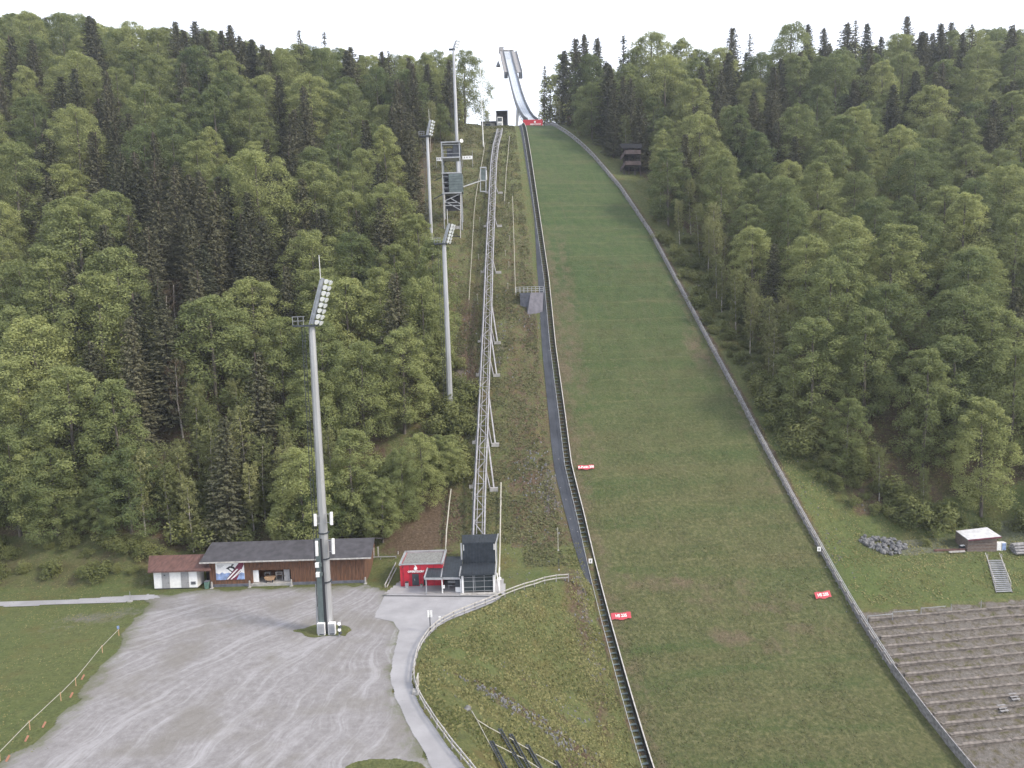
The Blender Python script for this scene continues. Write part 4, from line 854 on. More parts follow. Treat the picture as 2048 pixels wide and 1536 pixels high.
# ================================================================ BOTTOM STATION
def bottom_station():
    fb = lambda x, y: flat(x, y)
    Yr = fb(845, 1172.8).y; xa, xb = at(801.5, 1172, Yr).x, at(887, 1172, Yr).x; zt = at(845, 1129, Yr).z; Yb = Yr+6.0
    t = thing('ticket_building', ((xa+xb)/2, Yr, .1), 'bright red flat roofed ticket building with dark door and white lettering', 'building')
    MB().hexa([(xa,Yr,.1),(xb,Yr,.1),(xb,Yb,.1),(xa,Yb,.1),(xa,Yr,zt),(xb,Yr,zt),(xb,Yb,zt),(xa,Yb,zt)]).build('wall', M['red'], t)
    MB().hexa([(xa+.35,Yr+.3,zt),(xb-.35,Yr+.3,zt),(xb-.35,Yb-.3,zt),(xa+.35,Yb-.3,zt),(xa+.35,Yr+.3,zt+.06),(xb-.35,Yr+.3,zt+.06),(xb-.35,Yb-.3,zt+.06),(xa+.35,Yb-.3,zt+.06)]).build('roof', M['flatroof'], t)
    k = MB().box((xa+.05,(Yr+Yb)/2,zt+.12),(.35,6.4,.26)).box((xb-.05,(Yr+Yb)/2,zt+.12),(.35,6.4,.26)).box(((xa+xb)/2,Yb+.02,zt+.12),(xb-xa-.1,.35,.26)).box(((xa+xb)/2,Yr-.02,zt+.10),(xb-xa-.1,.2,.16)); k.build('parapet', M['steel'], t)
    zx = lambda v: at(740+v/4.876, 1172, Yr).x
    zz = lambda v: at(845, 980+v/4.876, Yr).z
    d = MB().box(((zx(415)+zx(480))/2, Yr-.03, (zz(815)+.12)/2+.05), (zx(480)-zx(415), .12, zz(815)-.2)).build('door', M['steel_d'], t)
    MB().box((zx(440), Yr-.12, 1.2), (.06, .08, .3)).build('handle', M['steel'], d)
    MB().box(((zx(525)+zx(555))/2, Yr-.03, zz(830)/2+.1), (zx(555)-zx(525), .1, zz(830)-.2)).build('window', M['glass'], t)
    k = MB()
    for v in (330, 395, 500, 565, 630): k.box((zx(v), Yr-.02, zt/2), (.05, .05, zt-.2))
    k.build('panel_seam', M['maroon'], t)
    rot = Matrix.Rotation(math.pi/2, 4, 'X')
    text('lettering', 'OBERSTDORF', .42, Vector((zx(455), Yr-.10, zz(792))), rot, M['white'], t, .03, .015)
    MB().disc((zx(452), Yr-.02, zz(762)), (0,-1,0), .27, .1, 14).bar((zx(452)+.12, Yr-.08, zz(745)), (zx(452)-.1, Yr-.08, zz(732)), .14, .1).build('emblem', M['white'], t)
    MB().box((zx(330), Yr-.12, zt-.3), (.14, .2, .2)).build('wall_lamp', M['steel_d'], t)
    # bins
    a = Vector((zx(365), Yr-.5, .1)); t2 = thing('litter_bin', a, 'small grey litter bin standing in front of the red ticket building', 'bin')
    MB().box(a+Vector((0,0,.42)), (.5,.42,.8)).build('body', M['steel'], t2); MB().box(a+Vector((0,0,.88)), (.56,.48,.1)).build('lid', M['steel_d'], t2); 
    a = Vector((zx(505), Yr-.4, .1)); t2 = thing('flower_tub', a, 'low tub right of the dark door of the ticket building', 'tub')
    MB().tube([a, a+Vector((0,0,.4))], [.2,.26], 10).build('pot', M['conc'], t2); MB().disc(a+Vector((0,0,.38)), (0,0,1), .22, .12, 8, .1).build('soil', M['leaf_b'], t2)
    # canopies
    Yc = fb(870, 1190).y
    def canopy(x0, x1, yf, yb_, Yf, Yk, name, lab, posts):
        A, B = at(x0[0], yf, Yf), at(x0[1], yf, Yf); C_, D_ = at(x1[1], yb_, Yk), at(x1[0], yb_, Yk); up = Vector((0,0,.22))
        t3 = thing(name, (A.x, Yf, .1), lab, 'canopy')
        MB().hexa([A, B, C_, D_, A+up, B+up, C_+up, D_+up]).build('roof', M['slate'], t3)
        k = MB(); n = 7
        for i in range(n+1): k.bar(A.lerp(B, i/n)+up*1.15, D_.lerp(C_, i/n)+up*1.15, .07, .09)
        k.build('roof_seam', M['steel_d'], t3)
        e = MB().bar(A+up*.5+Vector((0,-.08,0)), B+up*.5+Vector((0,-.08,0)), .12, .3).bar(A+up*.8, D_+up*.8, .2, .28); e.build('fascia', M['steel'], t3)
        for (px, m_) in posts:
            q = at(px, yf, Yf+.1); MB().bar((q.x, Yf+.1, .1), (q.x, Yf+.1, q.z), .16).build('post', m_, t3)
        return t3
    canopy((849,884.5),(856,887),1158.5,1136,Yc,Yc+4.2,'entrance_canopy','small blue grey metal canopy on thin posts in front of the ticket building',[(852,M['steel'])])
    canopy((882.5,921),(889.5,926),1158,1115.5,Yc+.3,Yc+8.5,'passage_roof','longer sloping seam metal roof between the ticket building and the glass station hall',[(884,M['white']),(921,M['white'])])
    zc = lambda px: at(px, 1185, Yc).x
    a = Vector((zc(903), Yc+2.2, .1)); t4 = thing('waiting_bench', a, 'metal frame bench under the passage roof', 'bench')
    MB().box(a+Vector((0,0,.55)), (1.5,.45,.07)).build('seat', M['steel'], t4); MB().box(a+Vector((0,.2,1.0)), (1.5,.06,.35)).build('backrest', M['steel'], t4)
    for s in (-.6, .6): MB().bar(a+Vector((s,0,0)), a+Vector((s,0,.55)), .07).build('leg', M['steel'], t4)
    a = Vector((zc(916.5), Yc+.9, .1)); t4 = thing('ticket_machine', a, 'white and dark ticket counter under the passage roof beside the glass hall', 'counter')
    MB().box(a+Vector((0,0,.38)), (.95,.5,.75)).build('base', M['white'], t4); MB().box(a+Vector((0,.1,1.3)), (.95,.4,1.05)).build('screen_housing', M['steel_d'], t4)
    a = Vector((zc(886), Yc+.2, .1)); MBp = thing('notice_board', a, 'small white notice on the front post of the passage roof', 'notice'); MB().box(a+Vector((.15,-.12,1.15)), (.3,.05,.5)).build('sheet', M['white'], MBp); MB().box(a+Vector((.15,-.15,1.25)), (.2,.02,.06)).build('print', M['steel_d'], MBp)
    MB().box(((xa+xb)/2+3.4, Yr+2.5, 1.2), (5.0, .2, 2.3)).build('back_wall', M['red'], t)
    # glass hall, stepping up the slope
    Yf = fb(957, 1187).y
    g = lambda v: 740+v/4.876
    Y1 = 110.6; xl, xr = at(g(915), 1186, Yf).x, at(g(1205), 1186, Yf).x; zf = at(957, 1145, Yf).z
    z2a = at(957, 1126, Y1).z; z2b = at(957, 1085, Y1+.4).z; Y3 = 115.3; z3 = at(957, 1069, Y3).z; xl2, xr2 = at(g(925), 1126, Y1).x, at(g(1208), 1126, Y1).x; xl3, xr3 = at(g(945), 1069, Y3).x, at(g(1222), 1069, Y3).x
    t = thing('funicular_bottom_station', ((xl+xr)/2, Yf, .1), 'dark stepped station hall with large glass front at the foot of the funicular', 'station')
    roof = MB(); th = .28
    def slab(a, b, c, d):
        up = Vector((0,0,th)); roof.hexa([a-up, b-up, c-up, d-up, a, b, c, d])
    V_ = Vector
    slab(V_((xl-.35,Yf-.5,zf)), V_((xr+.3,Yf-.5,zf)), V_((xr2+.3,Y1,z2a)), V_((xl2-.35,Y1,z2a)))
    roof.hexa([(xl2-.3,Y1,z2a-.3),(xr2+.3,Y1,z2a-.3),(xr2+.3,Y1+.4,z2a-.3),(xl2-.3,Y1+.4,z2a-.3),(xl2-.3,Y1+.15,z2b),(xr2+.3,Y1+.15,z2b),(xr2+.3,Y1+.55,z2b),(xl2-.3,Y1+.55,z2b)])
    slab(V_((xl2-.3,Y1+.05,z2b+.1)), V_((xr2+.3,Y1+.05,z2b+.1)), V_((xr3+.3,Y3,z3)), V_((xl3-.9,Y3,z3)))
    roof.build('roof', M['slate'], t)
    k = MB(); n = 10
    for i in range(n+1):
        f = i/n; k.bar((xl+(xr-xl)*f, Yf-.45, zf+.04), (xl2+(xr2-xl2)*f, Y1, z2a+.04), .06, .08); k.bar((xl2+(xr2-xl2)*f, Y1-.04, z2a), (xl2+(xr2-xl2)*f, Y1+.11, z2b), .06, .08); k.bar((xl2+(xr2-xl2)*f, Y1+.05, z2b+.14), (xl3+(xr3-xl3)*f, Y3, z3+.04), .06, .08)
    k.build('roof_seam', M['steel_d'], t)
    wl = MB()
    for x, x2, x3, wd in ((xr+.1, xr2+.1, xr3+.1, .2), (xl-.2, xl2-.1, xl3-.1, .2)):
        wl.hexa([(x-wd/2,Yf,.1),(x+wd/2,Yf,.1),(x2+wd/2,Y3,.1),(x2-wd/2,Y3,.1),(x-wd/2,Yf,zf-.3),(x+wd/2,Yf,zf-.3),(x2+wd/2,Y1,z2a-.3),(x2-wd/2,Y1,z2a-.3)])
        wl.hexa([(x2-wd/2,Y1+.1,.1),(x2+wd/2,Y1+.1,.1),(x3+wd/2,Y3,.1),(x3-wd/2,Y3,.1),(x2-wd/2,Y1+.1,z2b-.2),(x2+wd/2,Y1+.1,z2b-.2),(x3+wd/2,Y3,z3-.3),(x3-wd/2,Y3,z3-.3)])
    wl.build('side_wall', M['white'], t)
    fz = MB().bar((xr+.45,Yf-.5,zf-.2),(xr2+.5,Y1,z2a-.1),.16,.4).bar((xr2+.5,Y1,z2a),(xr2+.5,Y1+.3,z2b),.2,.3).bar((xr2+.5,Y1+.2,z2b),(xr3+.5,Y3,z3-.1),.16,.4).bar((xl-.5,Yf-.5,zf-.15),(xl2-.5,Y1,z2a),.2,.4).bar((xl2-.5,Y1,z2a),(xl2-.5,Y1+.3,z2b),.25,.3)
    fz.build('fascia', M['steel'], t)
    MB().box(((xl+xr)/2, Yf+.05, (zf+.3)/2), (xr-xl-.1, .06, zf-.5)).build('glass_front', M['glass'], t)
    k = MB()
    for f, wd in ((.33,.1),(.385,.05),(.7,.06)): k.box((xl+(xr-xl)*f, Yf-.02, (zf+.1)/2), (wd, .08, zf-.4))
    for z in (.35, .95, 1.9, 2.5): k.box(((xl+xr)/2, Yf-.01, z+.1), (xr-xl-.1, .06, .05))
    k.build('mullion', M['steel'], t)
    MB().box((xl-.1, Yf-.06, zf/2), (.26, .2, zf-.3)).build('door_frame', M['white'], t); MB().box((xr+.12, Yf-.06, zf/2), (.3, .2, zf-.3)).build('door_frame', M['white'], t)
    MB().box(((xl+xr)/2, Yf-.45, .16), (xr-xl+1, .9, .08)).build('threshold', M['conc'], t)
    # leaning white gate strut on the right
    a = Vector((xr+.7, Yf-.3, .1)); MB().bar(a+Vector((-.1,0,3.2)), a+Vector((.25,.2,.2)), .14).bar(a+Vector((.35,1.5,3.6)), a+Vector((.25,.3,.2)), .1).build('downpipe', M['white'], t)
    a = flat(1000, 1166); t5 = thing('meter_box', a, 'small white box on a thin post right of the glass station', 'box'); MB().box(a+Vector((0,0,.75)), (.45,.25,.4)).build('housing', M['white'], t5); MB().bar(a, a+Vector((0,0,.6)), .07).build('post', M['steel'], t5)
bottom_station()

# ================================================================ TIMBER SHED, KIOSK
def sheds():
    fx = lambda v: 280+v/4.096
    fy = lambda v: 1040+v/4.096
    Y0 = flat(fx(900), fy(540)).y; X_ = lambda v, y=Y0: at(fx(v), fy(540)-(v-900)*.0073, y).x
    Z_ = lambda v, zv, y=Y0: at(fx(v), fy(zv), y).z
    xl, xr = X_(578), X_(1848); Yb = Y0+8.5; ze = Z_(1200, 318)-.05; ye = Y0-.7; Yr = Y0+4.2; ZR = at(fx(1200), fy(172), Yr).z; yk = Yb+.7
    ox0, ox1, oz0, oz1 = X_(925), X_(1242), .45, Z_(1080, 408)
    t = thing('timber_shed', ((xl+xr)/2, Y0, 0), 'long brown timber shed with dark grey roof and an open porch, behind the near mast', 'shed')
    wl = MB(); th = .15
    def wallseg(x0, x1, z0, z1, y=Y0): wl.hexa([(x0,y,z0),(x1,y,z0),(x1,y+th,z0),(x0,y+th,z0),(x0,y,z1),(x1,y,z1),(x1,y+th,z1),(x0,y+th,z1)])
    wallseg(xl, ox0, .02, ze+.2); wallseg(ox1, xr, .02, ze+.2); wallseg(ox0+.002, ox1-.002, oz1, ze+.2)
    zr_ = ze+(ZR-ze)*.92
    for x in (xl, xr-th): wl.hexa([(x,Y0+th,.02),(x+th,Y0+th,.02),(x+th,Yb,.02),(x,Yb,.02),(x,Y0+th,ze+.1),(x+th,Y0+th,ze+.1),(x+th,Yb,ze+.1),(x,Yb,ze+.1)]); wl.hexa([(x,Y0+th,ze+.1),(x+th,Y0+th,ze+.1),(x+th,Yb,ze+.1),(x,Yb,ze+.1),(x,Yr-.1,zr_),(x+th,Yr-.1,zr_),(x+th,Yr+.1,zr_),(x,Yr+.1,zr_)])
    wallseg(xl+th, xr-th, .02, ze+.1, Yb-th)
    bt = wl
    for x in np.arange(xl+.3, xr, .62):
        if not (ox0-.1 < x < ox1+.1) and not (X_(620) < x < X_(875)): bt.box((x, Y0-.02, ze/2+.3), (.07, .05, ze-.6))
        elif ox0 < x < ox1: bt.box((x, Y0-.02, (oz1+ze)/2), (.07, .05, ze-oz1-.1))
    wl.build('wall', M['wood_b'], t)
    MB().box(((xl+ox0)/2, Y0-.06, .22), (ox0-xl, .14, .44)).build('plinth', M['conc_d'], t); MB().box(((ox1+xr)/2, Y0-.06, .22), (xr-ox1, .14, .44)).build('plinth', M['conc_d'], t)
    rf = MB(); u = .14; x0, x1 = X_(518), X_(1912)
    rf.hexa([(x0,ye,ze),(x1,ye,ze),(x1-.3,Yr,ZR),(x0,Yr,ZR),(x0,ye,ze+u),(x1,ye,ze+u),(x1-.3,Yr,ZR+u),(x0,Yr,ZR+u)]); rf.hexa([(x0,Yr,ZR),(x1-.3,Yr,ZR),(x1,yk,ze),(x0,yk,ze),(x0,Yr,ZR+u),(x1-.3,Yr,ZR+u),(x1,yk,ze+u),(x0,yk,ze+u)])
    r = rf.build('roof', M['roof_g'], t)
    MB().bar((x0,ye-.08,ze+.02),(x1,ye-.08,ze+.02),.12,.2).build('gutter', M['wood_fence'], t)
    # porch
    p = MB().box(((ox0+ox1)/2, Y0+1.3, .21), (ox1-ox0+.3, 3.2, .42)); p.build('porch_floor', M['conc'], t)
    MB().box(((ox0+ox1)/2, Y0+2.9, 1.7), (ox1-ox0+.2, .1, 2.8)).box((ox0-.02, Y0+1.5, 1.7), (.1, 2.7, 2.8)).box((ox1+.02, Y0+1.5, 1.7), (.1, 2.7, 2.8)).build('porch_wall', M['wood_b'], t)
    d1 = MB().box((X_(950), Y0+.32, (oz1+.45)/2+.02), (X_(975)-X_(930), .08, oz1-.55)).build('door', M['white'], t, label='open white door')
    d2 = MB().box((X_(1202), Y0+.4, (oz1+.45)/2+.02), (X_(1225)-X_(1178), .08, oz1-.55)).build('door', M['grey_d'], t, label='grey door'); MB().box((X_(1185), Y0+.33, 1.4), (.06,.06,.2)).build('handle', M['steel_d'], d2)
    # shelf, cart, box inside the porch
    a = Vector((X_(1125), Y0+1.3, .42)); s = thing('shelf', a, 'pale open shelf frame inside the shed porch', 'shelf')
    MB().box(a+Vector((0,0,1.35)), (1.1,.5,.08)).box(a+Vector((0,0,.95)), (1.1,.5,.05)).build('shelf_board', M['wood_fence'], s)
    for q in (-.5, .5): MB().box(a+Vector((q,0,.67)), (.08,.45,1.34)).build('leg', M['wood_fence'], s)
    a = Vector((X_(1060), Y0+.55, .42)); s = thing('hand_cart', a, 'light wooden handcart standing in the open shed porch', 'cart')
    MB().hexa([a+Vector(v) for v in ((-.6,-.35,.3),(.6,-.35,.3),(.6,.35,.3),(-.6,.35,.3),(-.85,-.45,.85),(.85,-.45,.85),(.85,.45,.85),(-.85,.45,.85))]).build('tray', M['wood_y'], s)
    for q in (-.5, .5):
        W = MB().tube([a+Vector((q-.05,-.42,.2)), a+Vector((q+.05,-.42,.2))], .22, 12).build('wheel', M['black'], s)
    MB().bar(a+Vector((.3,-.3,0)), a+Vector((.3,-.3,.4)), .08).bar(a+Vector((-.3,.3,0)), a+Vector((-.3,.3,.4)), .08).build('leg', M['wood_y'], s)
    a = Vector((X_(1018), Y0+1.8, .42)); s = thing('side_table', a, 'small pale table at the back of the shed porch', 'table')
    MB().box(a+Vector((0,0,1.1)), (1.0,.5,.07)).build('tabletop', M['wood_fence'], s)
    for q in (-.4, .4): MB().box(a+Vector((q,0,.53)), (.07,.4,1.06)).build('leg', M['wood_g'], s)
    # bollards
    for i, v in enumerate((602, 910, 1250, 1853)):
        a = Vector((X_(v), Y0-.55, 0)); lab = ['at the left front corner of the timber shed', 'left of the open porch of the shed', 'right of the open porch of the shed', 'at the right front corner of the timber shed'][i]
        s = thing('stone_post', a, 'short pale stone guard post '+lab, 'bollard', 'stone guard posts along the shed front')
        MB().tube([a, a+Vector((0,0,1.0)), a+Vector((0,0,1.1))], [.15,.14,.08], 8).build('shaft', M['conc'], s); MB().box(a+Vector((0,0,.04)), (.5,.5,.1)).build('base', M['conc'], s)
    # poster
    px0, px1, pz0, pz1 = X_(632), X_(864), Z_(750,487), Z_(750,347); yp = Y0-.07
    s = thing('poster', ((px0+px1)/2, yp, pz0), 'large winter sports poster with a skier on the shed wall', 'poster')
    w_, h_ = px1-px0, pz1-pz0
    MB().box(((px0+px1)/2, yp, (pz0+pz1)/2), (w_, .06, h_)).build('sheet', M['white'], s)
    Q = lambda u, v, d=0: Vector((px0+w_*u, yp-.035-d, pz0+h_*v))
    def flatp(mb, pts, d): mb.poly([Q(u, v, d) for u, v in pts])
    k = MB(); flatp(k, [(0,0),(1,0),(1,.36),(.9,.42),(.82,.36),(.7,.44),(.6,.33),(.45,.42),(.3,.36),(.22,.45),(.12,.34),(0,.42)], .004); k.build('printed_hills', M['blue'], s)
    k = MB(); flatp(k, [(.34,0),(.72,0),(1,.86),(1,1),(.84,1)], .008); k.build('printed_ramp', M['maroon'], s)
    k = MB(); flatp(k, [(.36,.02),(.42,.02),(.80,.62),(.74,.62)], .012); flatp(k, [(.50,.02),(.55,.02),(.92,.58),(.88,.60)], .012); flatp(k, [(.60,.1),(.62,.1),(.98,.55),(.96,.57)], .012); k.build('printed_skis', M['white'], s)
    k = MB(); flatp(k, [(.36,.66),(.42,.62),(.52,.70),(.60,.66),(.66,.56),(.70,.60),(.66,.74),(.58,.80),(.50,.80)], .016); flatp(k, [(.56,.80),(.60,.80),(.66,.88),(.62,.92),(.56,.88)], .016); flatp(k, [(.40,.66),(.44,.68),(.60,.46),(.56,.44)], .018); k.build('printed_skier', M['dark'], s)
    k = MB()
    for j in range(3): flatp(k, [(.05,.84-.07*j),(.05+.25-.05*j,.84-.07*j),(.05+.25-.05*j,.87-.07*j),(.05,.87-.07*j)], .004)
    k.build('printed_text', M['steel'], s)
    # white kiosk under brown roof
    kx0, kx1 = X_(131), X_(483); Yk = flat(fx(300), fy(566)).y; kt = at(fx(300), fy(424), Yk).z
    s = thing('toilet_kiosk', ((kx0+kx1)/2, Yk, 0), 'white container kiosk with two grey doors under a brown metal roof, left of the shed', 'kiosk')
    MB().box(((kx0+kx1)/2, Yk+1.25, kt/2+.1), (kx1-kx0, 2.5, kt-.2)).build('wall', M['white'], s)
    MB().box(((kx0+kx1)/2, Yk+1.25, .05), (kx1-kx0-.2, 2.3, .12)).build('base', M['steel_d'], s)
    for (v0, v1) in ((196,260),(353,416)):
        d = MB().box(((X_(v0)+X_(v1))/2, Yk-.02, kt/2+.08), (X_(v1)-X_(v0), .07, kt-.25)).build('door', M['grey_d'], s); MB().box((X_(v1)-.15, Yk-.08, 1.1), (.06,.06,.16)).build('handle', M['steel_d'], d)
    MB().box((X_(222), Yk-.07, kt-.5), (.25,.03,.18)).build('door_sign', M['steel_d'], s)
    k = MB().box((X_(451), Yk-.02, .95), (.78,.05,.5)); k.build('vent_frame', M['grey_d'], s)
    k = MB()
    for j in range(4): k.box((X_(451), Yk-.06, .8+.11*j), (.7,.03,.05))
    k.build('vent_slat', M['steel_d'], s)
    A, B = at(fx(65), fy(430), Yk-.5), at(fx(582), fy(412), Yk-.5); C_, D_ = at(fx(530), fy(290), Yk+4.2), at(fx(75), fy(293), Yk+4.2); u = Vector((0,0,.12)); A.z = B.z = (A.z+B.z)/2; C_.z = D_.z = (C_.z+D_.z)/2
    MB().hexa([A, B, C_, D_, A+u, B+u, C_+u, D_+u]).build('roof', M['roof_b'], s)
    k = MB(); n = 22
    for i in range(n+1): k.bar(A.lerp(B, i/n)+u*1.1, D_.lerp(C_, i/n)+u*1.1, .04, .05)
    k.build('roof_rib', M['roof_b'], s); MB().bar((A.x,A.y-.05,A.z),(B.x,B.y-.05,B.z),.08,.18).build('fascia', M['roof_b'], s)
    for x in (A.x+.3, B.x-.3): MB().bar((x, Yk+3.9, 0), (x, Yk+3.9, C_.z), .14).build('post', M['wood_b'], s)
    MB().box(((B.x+X_(500))/2-.3, Yk+3.5, 1.3), (2.4, .1, 2.6)).build('back_screen', M['dark'], s)
    a = Vector((X_(562), Yk-.1, 0)); s = thing('green_container', a, 'narrow grey green bin standing between kiosk and shed', 'bin')
    MB().hexa([a+Vector(v) for v in ((-.28,-.25,0),(.28,-.25,0),(.28,.35,0),(-.28,.35,0),(-.33,-.3,1.15),(.33,-.3,1.15),(.33,.4,1.15),(-.33,.4,1.15))]).build('body', M['green'], s); MB().box(a+Vector((0,.05,1.2)), (.72,.75,.1)).build('lid', M['conc_d'], s)
    for q in (-.24, .24): MB().tube([a+Vector((q-.04,.3,.12)), a+Vector((q+.04,.3,.12))], .12, 8).build('wheel', M['black'], s)
sheds()

# ================================================================ FENCES
def fence(base, label, hgt=1.0, step=1.9, m='wood_fence', rails=(.98,.5), wob=.05, name='wooden_fence', cat='fence', rw=.11, closed=False):
    base = [Vector(b) for b in base]; t = thing(name, base[0], label, cat); d = [0]
    for a, b in zip(base[:-1], base[1:]): d.append(d[-1]+(b-a).length)
    n = max(1, int(d[-1]/step)); rnd = random.Random(len(base)); Q = []
    for i in range(n+1):
        k = d[-1]*i/n; Q.append(Vector([float(np.interp(k, d, [b[j] for b in base])) for j in range(3)]))
    off = [rnd.uniform(-wob, wob) for _ in Q]
    for i, q in enumerate(Q): MB().bar(q+Vector((0,0,-.25)), q+Vector((off[i]*.5,0,hgt+off[i]+.03)), .14).build('post', M['wood_g'], t)
    for r in rails:
        k = MB()
        for i in range(n): k.bar(Q[i]+Vector((0,-.09,r*hgt+off[i])), Q[i+1]+Vector((0,-.09,r*hgt+off[i+1])), rw*.7, rw*1.3)
        k.build('rail', M[m], t)
    return t
fb_ = [flat(*p) for p in FENCE]
fence(fb_, 'long curved pale wooden rail fence following the asphalt path around the meadow', 1.05, 2.0)
fence([flat(731,1136), flat(793,1133)], 'straight two rail fence between the timber shed and the slanted handrail', 1.9, 2.4, rails=(.98,.18), m='steel')
a, b = flat(770,1176), flat(796,1130)
t = thing('stair_handrail', a, 'slanted pale handrail left of the red ticket building', 'handrail')
MB().bar(a+Vector((0,0,.5)), b+Vector((0,0,1.1)), .14).bar(a+Vector((.3,0,.15)), b+Vector((.3,0,.6)), .12).build('rail', M['wood_fence'], t)
for f in (.02, .35, .7, 1): q = a.lerp(b, f); MB().bar(q, q+Vector((0,0,.5+.6*f)), .12).build('post', M['wood_fence'], t)
MB().bar(b, b+Vector((.1,.2,2.4)), .16).build('post', M['wood_fence'], t)
for i, (x, y, h) in enumerate([(748,1112,2.4),(757,1110,2.4)]):
    a = hit(x, y+4); t = thing('gate_post', a, 'pale timber gate post behind the right end of the shed, %s of two' % ('left' if i == 0 else 'right'), 'post', 'gate posts behind the shed'); MB().bar(a, a+Vector((0,0,1.7)), .2).build('post', M['wood_fence'], t); MB().box(a+Vector((0,0,1.75)), (.3,.3,.1)).build('cap', M['conc'], t)
# sign posts
a = flat(861,1266); t = thing('sign_post', a, 'dark post with a white twin sign beside the curved fence', 'sign')
MB().bar(a, a+Vector((0,-.02,2.5)), .12).build('post', M['steel_d'], t)
for s in (-.16, .22): MB().box(a+Vector((s,-.1,2.75)), (.26,.05,.95)).build('sign_plate', M['white'], t)
a = flat(880,1246); t = thing('sign_post', a, 'low white notice leaning on the curved fence near the apron', 'sign'); MB().box(a+Vector((0,-.15,.75)), (.3,.05,.6)).build('sign_plate', M['white'], t); MB().bar(a+Vector((0,-.08,0)), a+Vector((0,-.08,.8)), .07).build('post', M['steel'], t)
a = flat(836,1375); t = thing('info_board', a, 'pale upright board and block at the bend of the path fence', 'board'); MB().box(a+Vector((0,0,.75)), (.12,1.2,1.4)).build('board', M['wood_fence'], t); MB().box(a+Vector((-.1,-1.3,.2)), (.7,.8,.4)).build('block', M['conc'], t)
a = flat(261,1203); t = thing('sign_post', a, 'thin pole with a small foot at the near end of the left path', 'pole'); MB().bar(a, a+Vector((0,0,1.6)), .07).build('post', M['steel'], t); MB().box(a+Vector((0,-.1,.08)), (.7,.4,.16)).build('foot', M['conc'], t)
# tape line with orange netting on the left
tl = [(238,1262),(205,1296),(152,1362),(122,1392),(60,1450),(0,1512),(-60,1570)]
tp = [flat(x, y+10) for x, y in tl]; t = thing('tape_barrier', tp[0], 'yellow tape line with scraps of orange netting along the left edge of the car park', 'barrier')
k = MB()
for a, b in zip(tp[:-1], tp[1:]): k.bar(a+Vector((0,0,.95)), b+Vector((0,0,.9)), .05)
k.build('tape', M['rope'], t)
for a in tp: MB().bar(a, a+Vector((0,0,1.05)), .07).build('stake', M['wood_y'], t)
for (x, y) in [(163,1352),(140,1388),(85,1448),(50,1476),(12,1516)]:
    a = flat(x, y+8); MB().bar(a+Vector((0,0,.05)), a+Vector((.15,.35,.5)), .28, .03).build('netting', M['orange'], t)
a = tp[0]; MB().box(a+Vector((0,-.05,1.25)), (.3,.04,.45)).build('flag', M['blue'], t)

# ================================================================ NET RAILS AT THE BOTTOM OF THE MEADOW
def mp(zx, zy): return (800+zx/3.938, 1150+zy/3.938)
for i, (p0, p1) in enumerate([((720,1308),(850,1560)),((785,1212),(965,1530)),((870,1252),(1030,1540)),((1000,1338),(1130,1560)),((1225,1462),(1285,1560))]):
    a, b = hit(*mp(*p0), .5), hit(*mp(*p1), .5); t = thing('net_rail', a, 'dark lattice steel rail lying down the lower meadow, number %s from the left' % ['one','two','three','four','five'][i], 'rail', 'dark steel rails on the lower meadow')
    k = MB(); n = 14; s = Vector((.16,0,0))
    k.bar(a-s, b-s, .10, .16).bar(a+s, b+s, .10, .16); k.build('side_rail', M['steel_d'], t); k = MB()
    for j in range(n): k.bar(a.lerp(b, j/n)-s, a.lerp(b, (j+1)/n)+s, .06)
    k.build('lacing', M['steel_d'], t)
    MB().bar((a.x, a.y, G(a.x, a.y)-.2), a, .16).build('foot', M['steel_d'], t)
rope([mp(565,1070),mp(605,1140),mp(700,1200),mp(790,1248)], 'thin pale rope running from a dark stone to the second steel rail', .35, .05, 'rope', 'rope', 9)
rope([mp(605,1140),mp(690,1300),mp(780,1460)], 'thin pale rope running down left of the steel rails', .25, .045, 'rope', 'rope', 9)
rope([mp(740,1330),mp(880,1400),mp(1000,1460),mp(1120,1540)], 'thin pale rope crossing the lower ends of the steel rails', .45, .05, 'rope', 'rope', 9)
rope([mp(860,1280),mp(940,1330),mp(1010,1370)], 'thin pale rope between the third and fourth steel rails', .45, .05, 'rope', 'rope', 9)
rope([mp(1070,1410),mp(1160,1460),mp(1230,1500)], 'thin pale rope between the fourth and fifth steel rails', .45, .05, 'rope', 'rope', 9)

# ================================================================ ROCKS
RG = random.Random(5)
def rockmesh(name, seed):
    bm = bmesh.new(); bmesh.ops.create_icosphere(bm, subdivisions=2, radius=.5); r = random.Random(seed)
    pl = [(Vector((r.gauss(0,1), r.gauss(0,1), r.gauss(0,1))).normalized(), r.uniform(.28,.42)) for _ in range(9)]
    for v in bm.verts:
        for n_, d in pl:
            e = v.co.dot(n_)-d
            if e > 0: v.co -= n_*e
    me = bpy.data.meshes.new(name); bm.to_mesh(me); bm.free(); me.materials.append(M['rock']); return me
RM = [rockmesh('boulder', i) for i in range(6)]
heap = [(1712,1078),(1745,1074),(1790,1080),(1812,1092),(1808,1106),(1788,1112),(1758,1106),(1735,1095)]
hp_ = [hit(*p)[:2] for p in heap]; bx0, bx1, by0, by1 = min(p[0] for p in hp_), max(p[0] for p in hp_), min(p[1] for p in hp_), max(p[1] for p in hp_)
cnt = 0
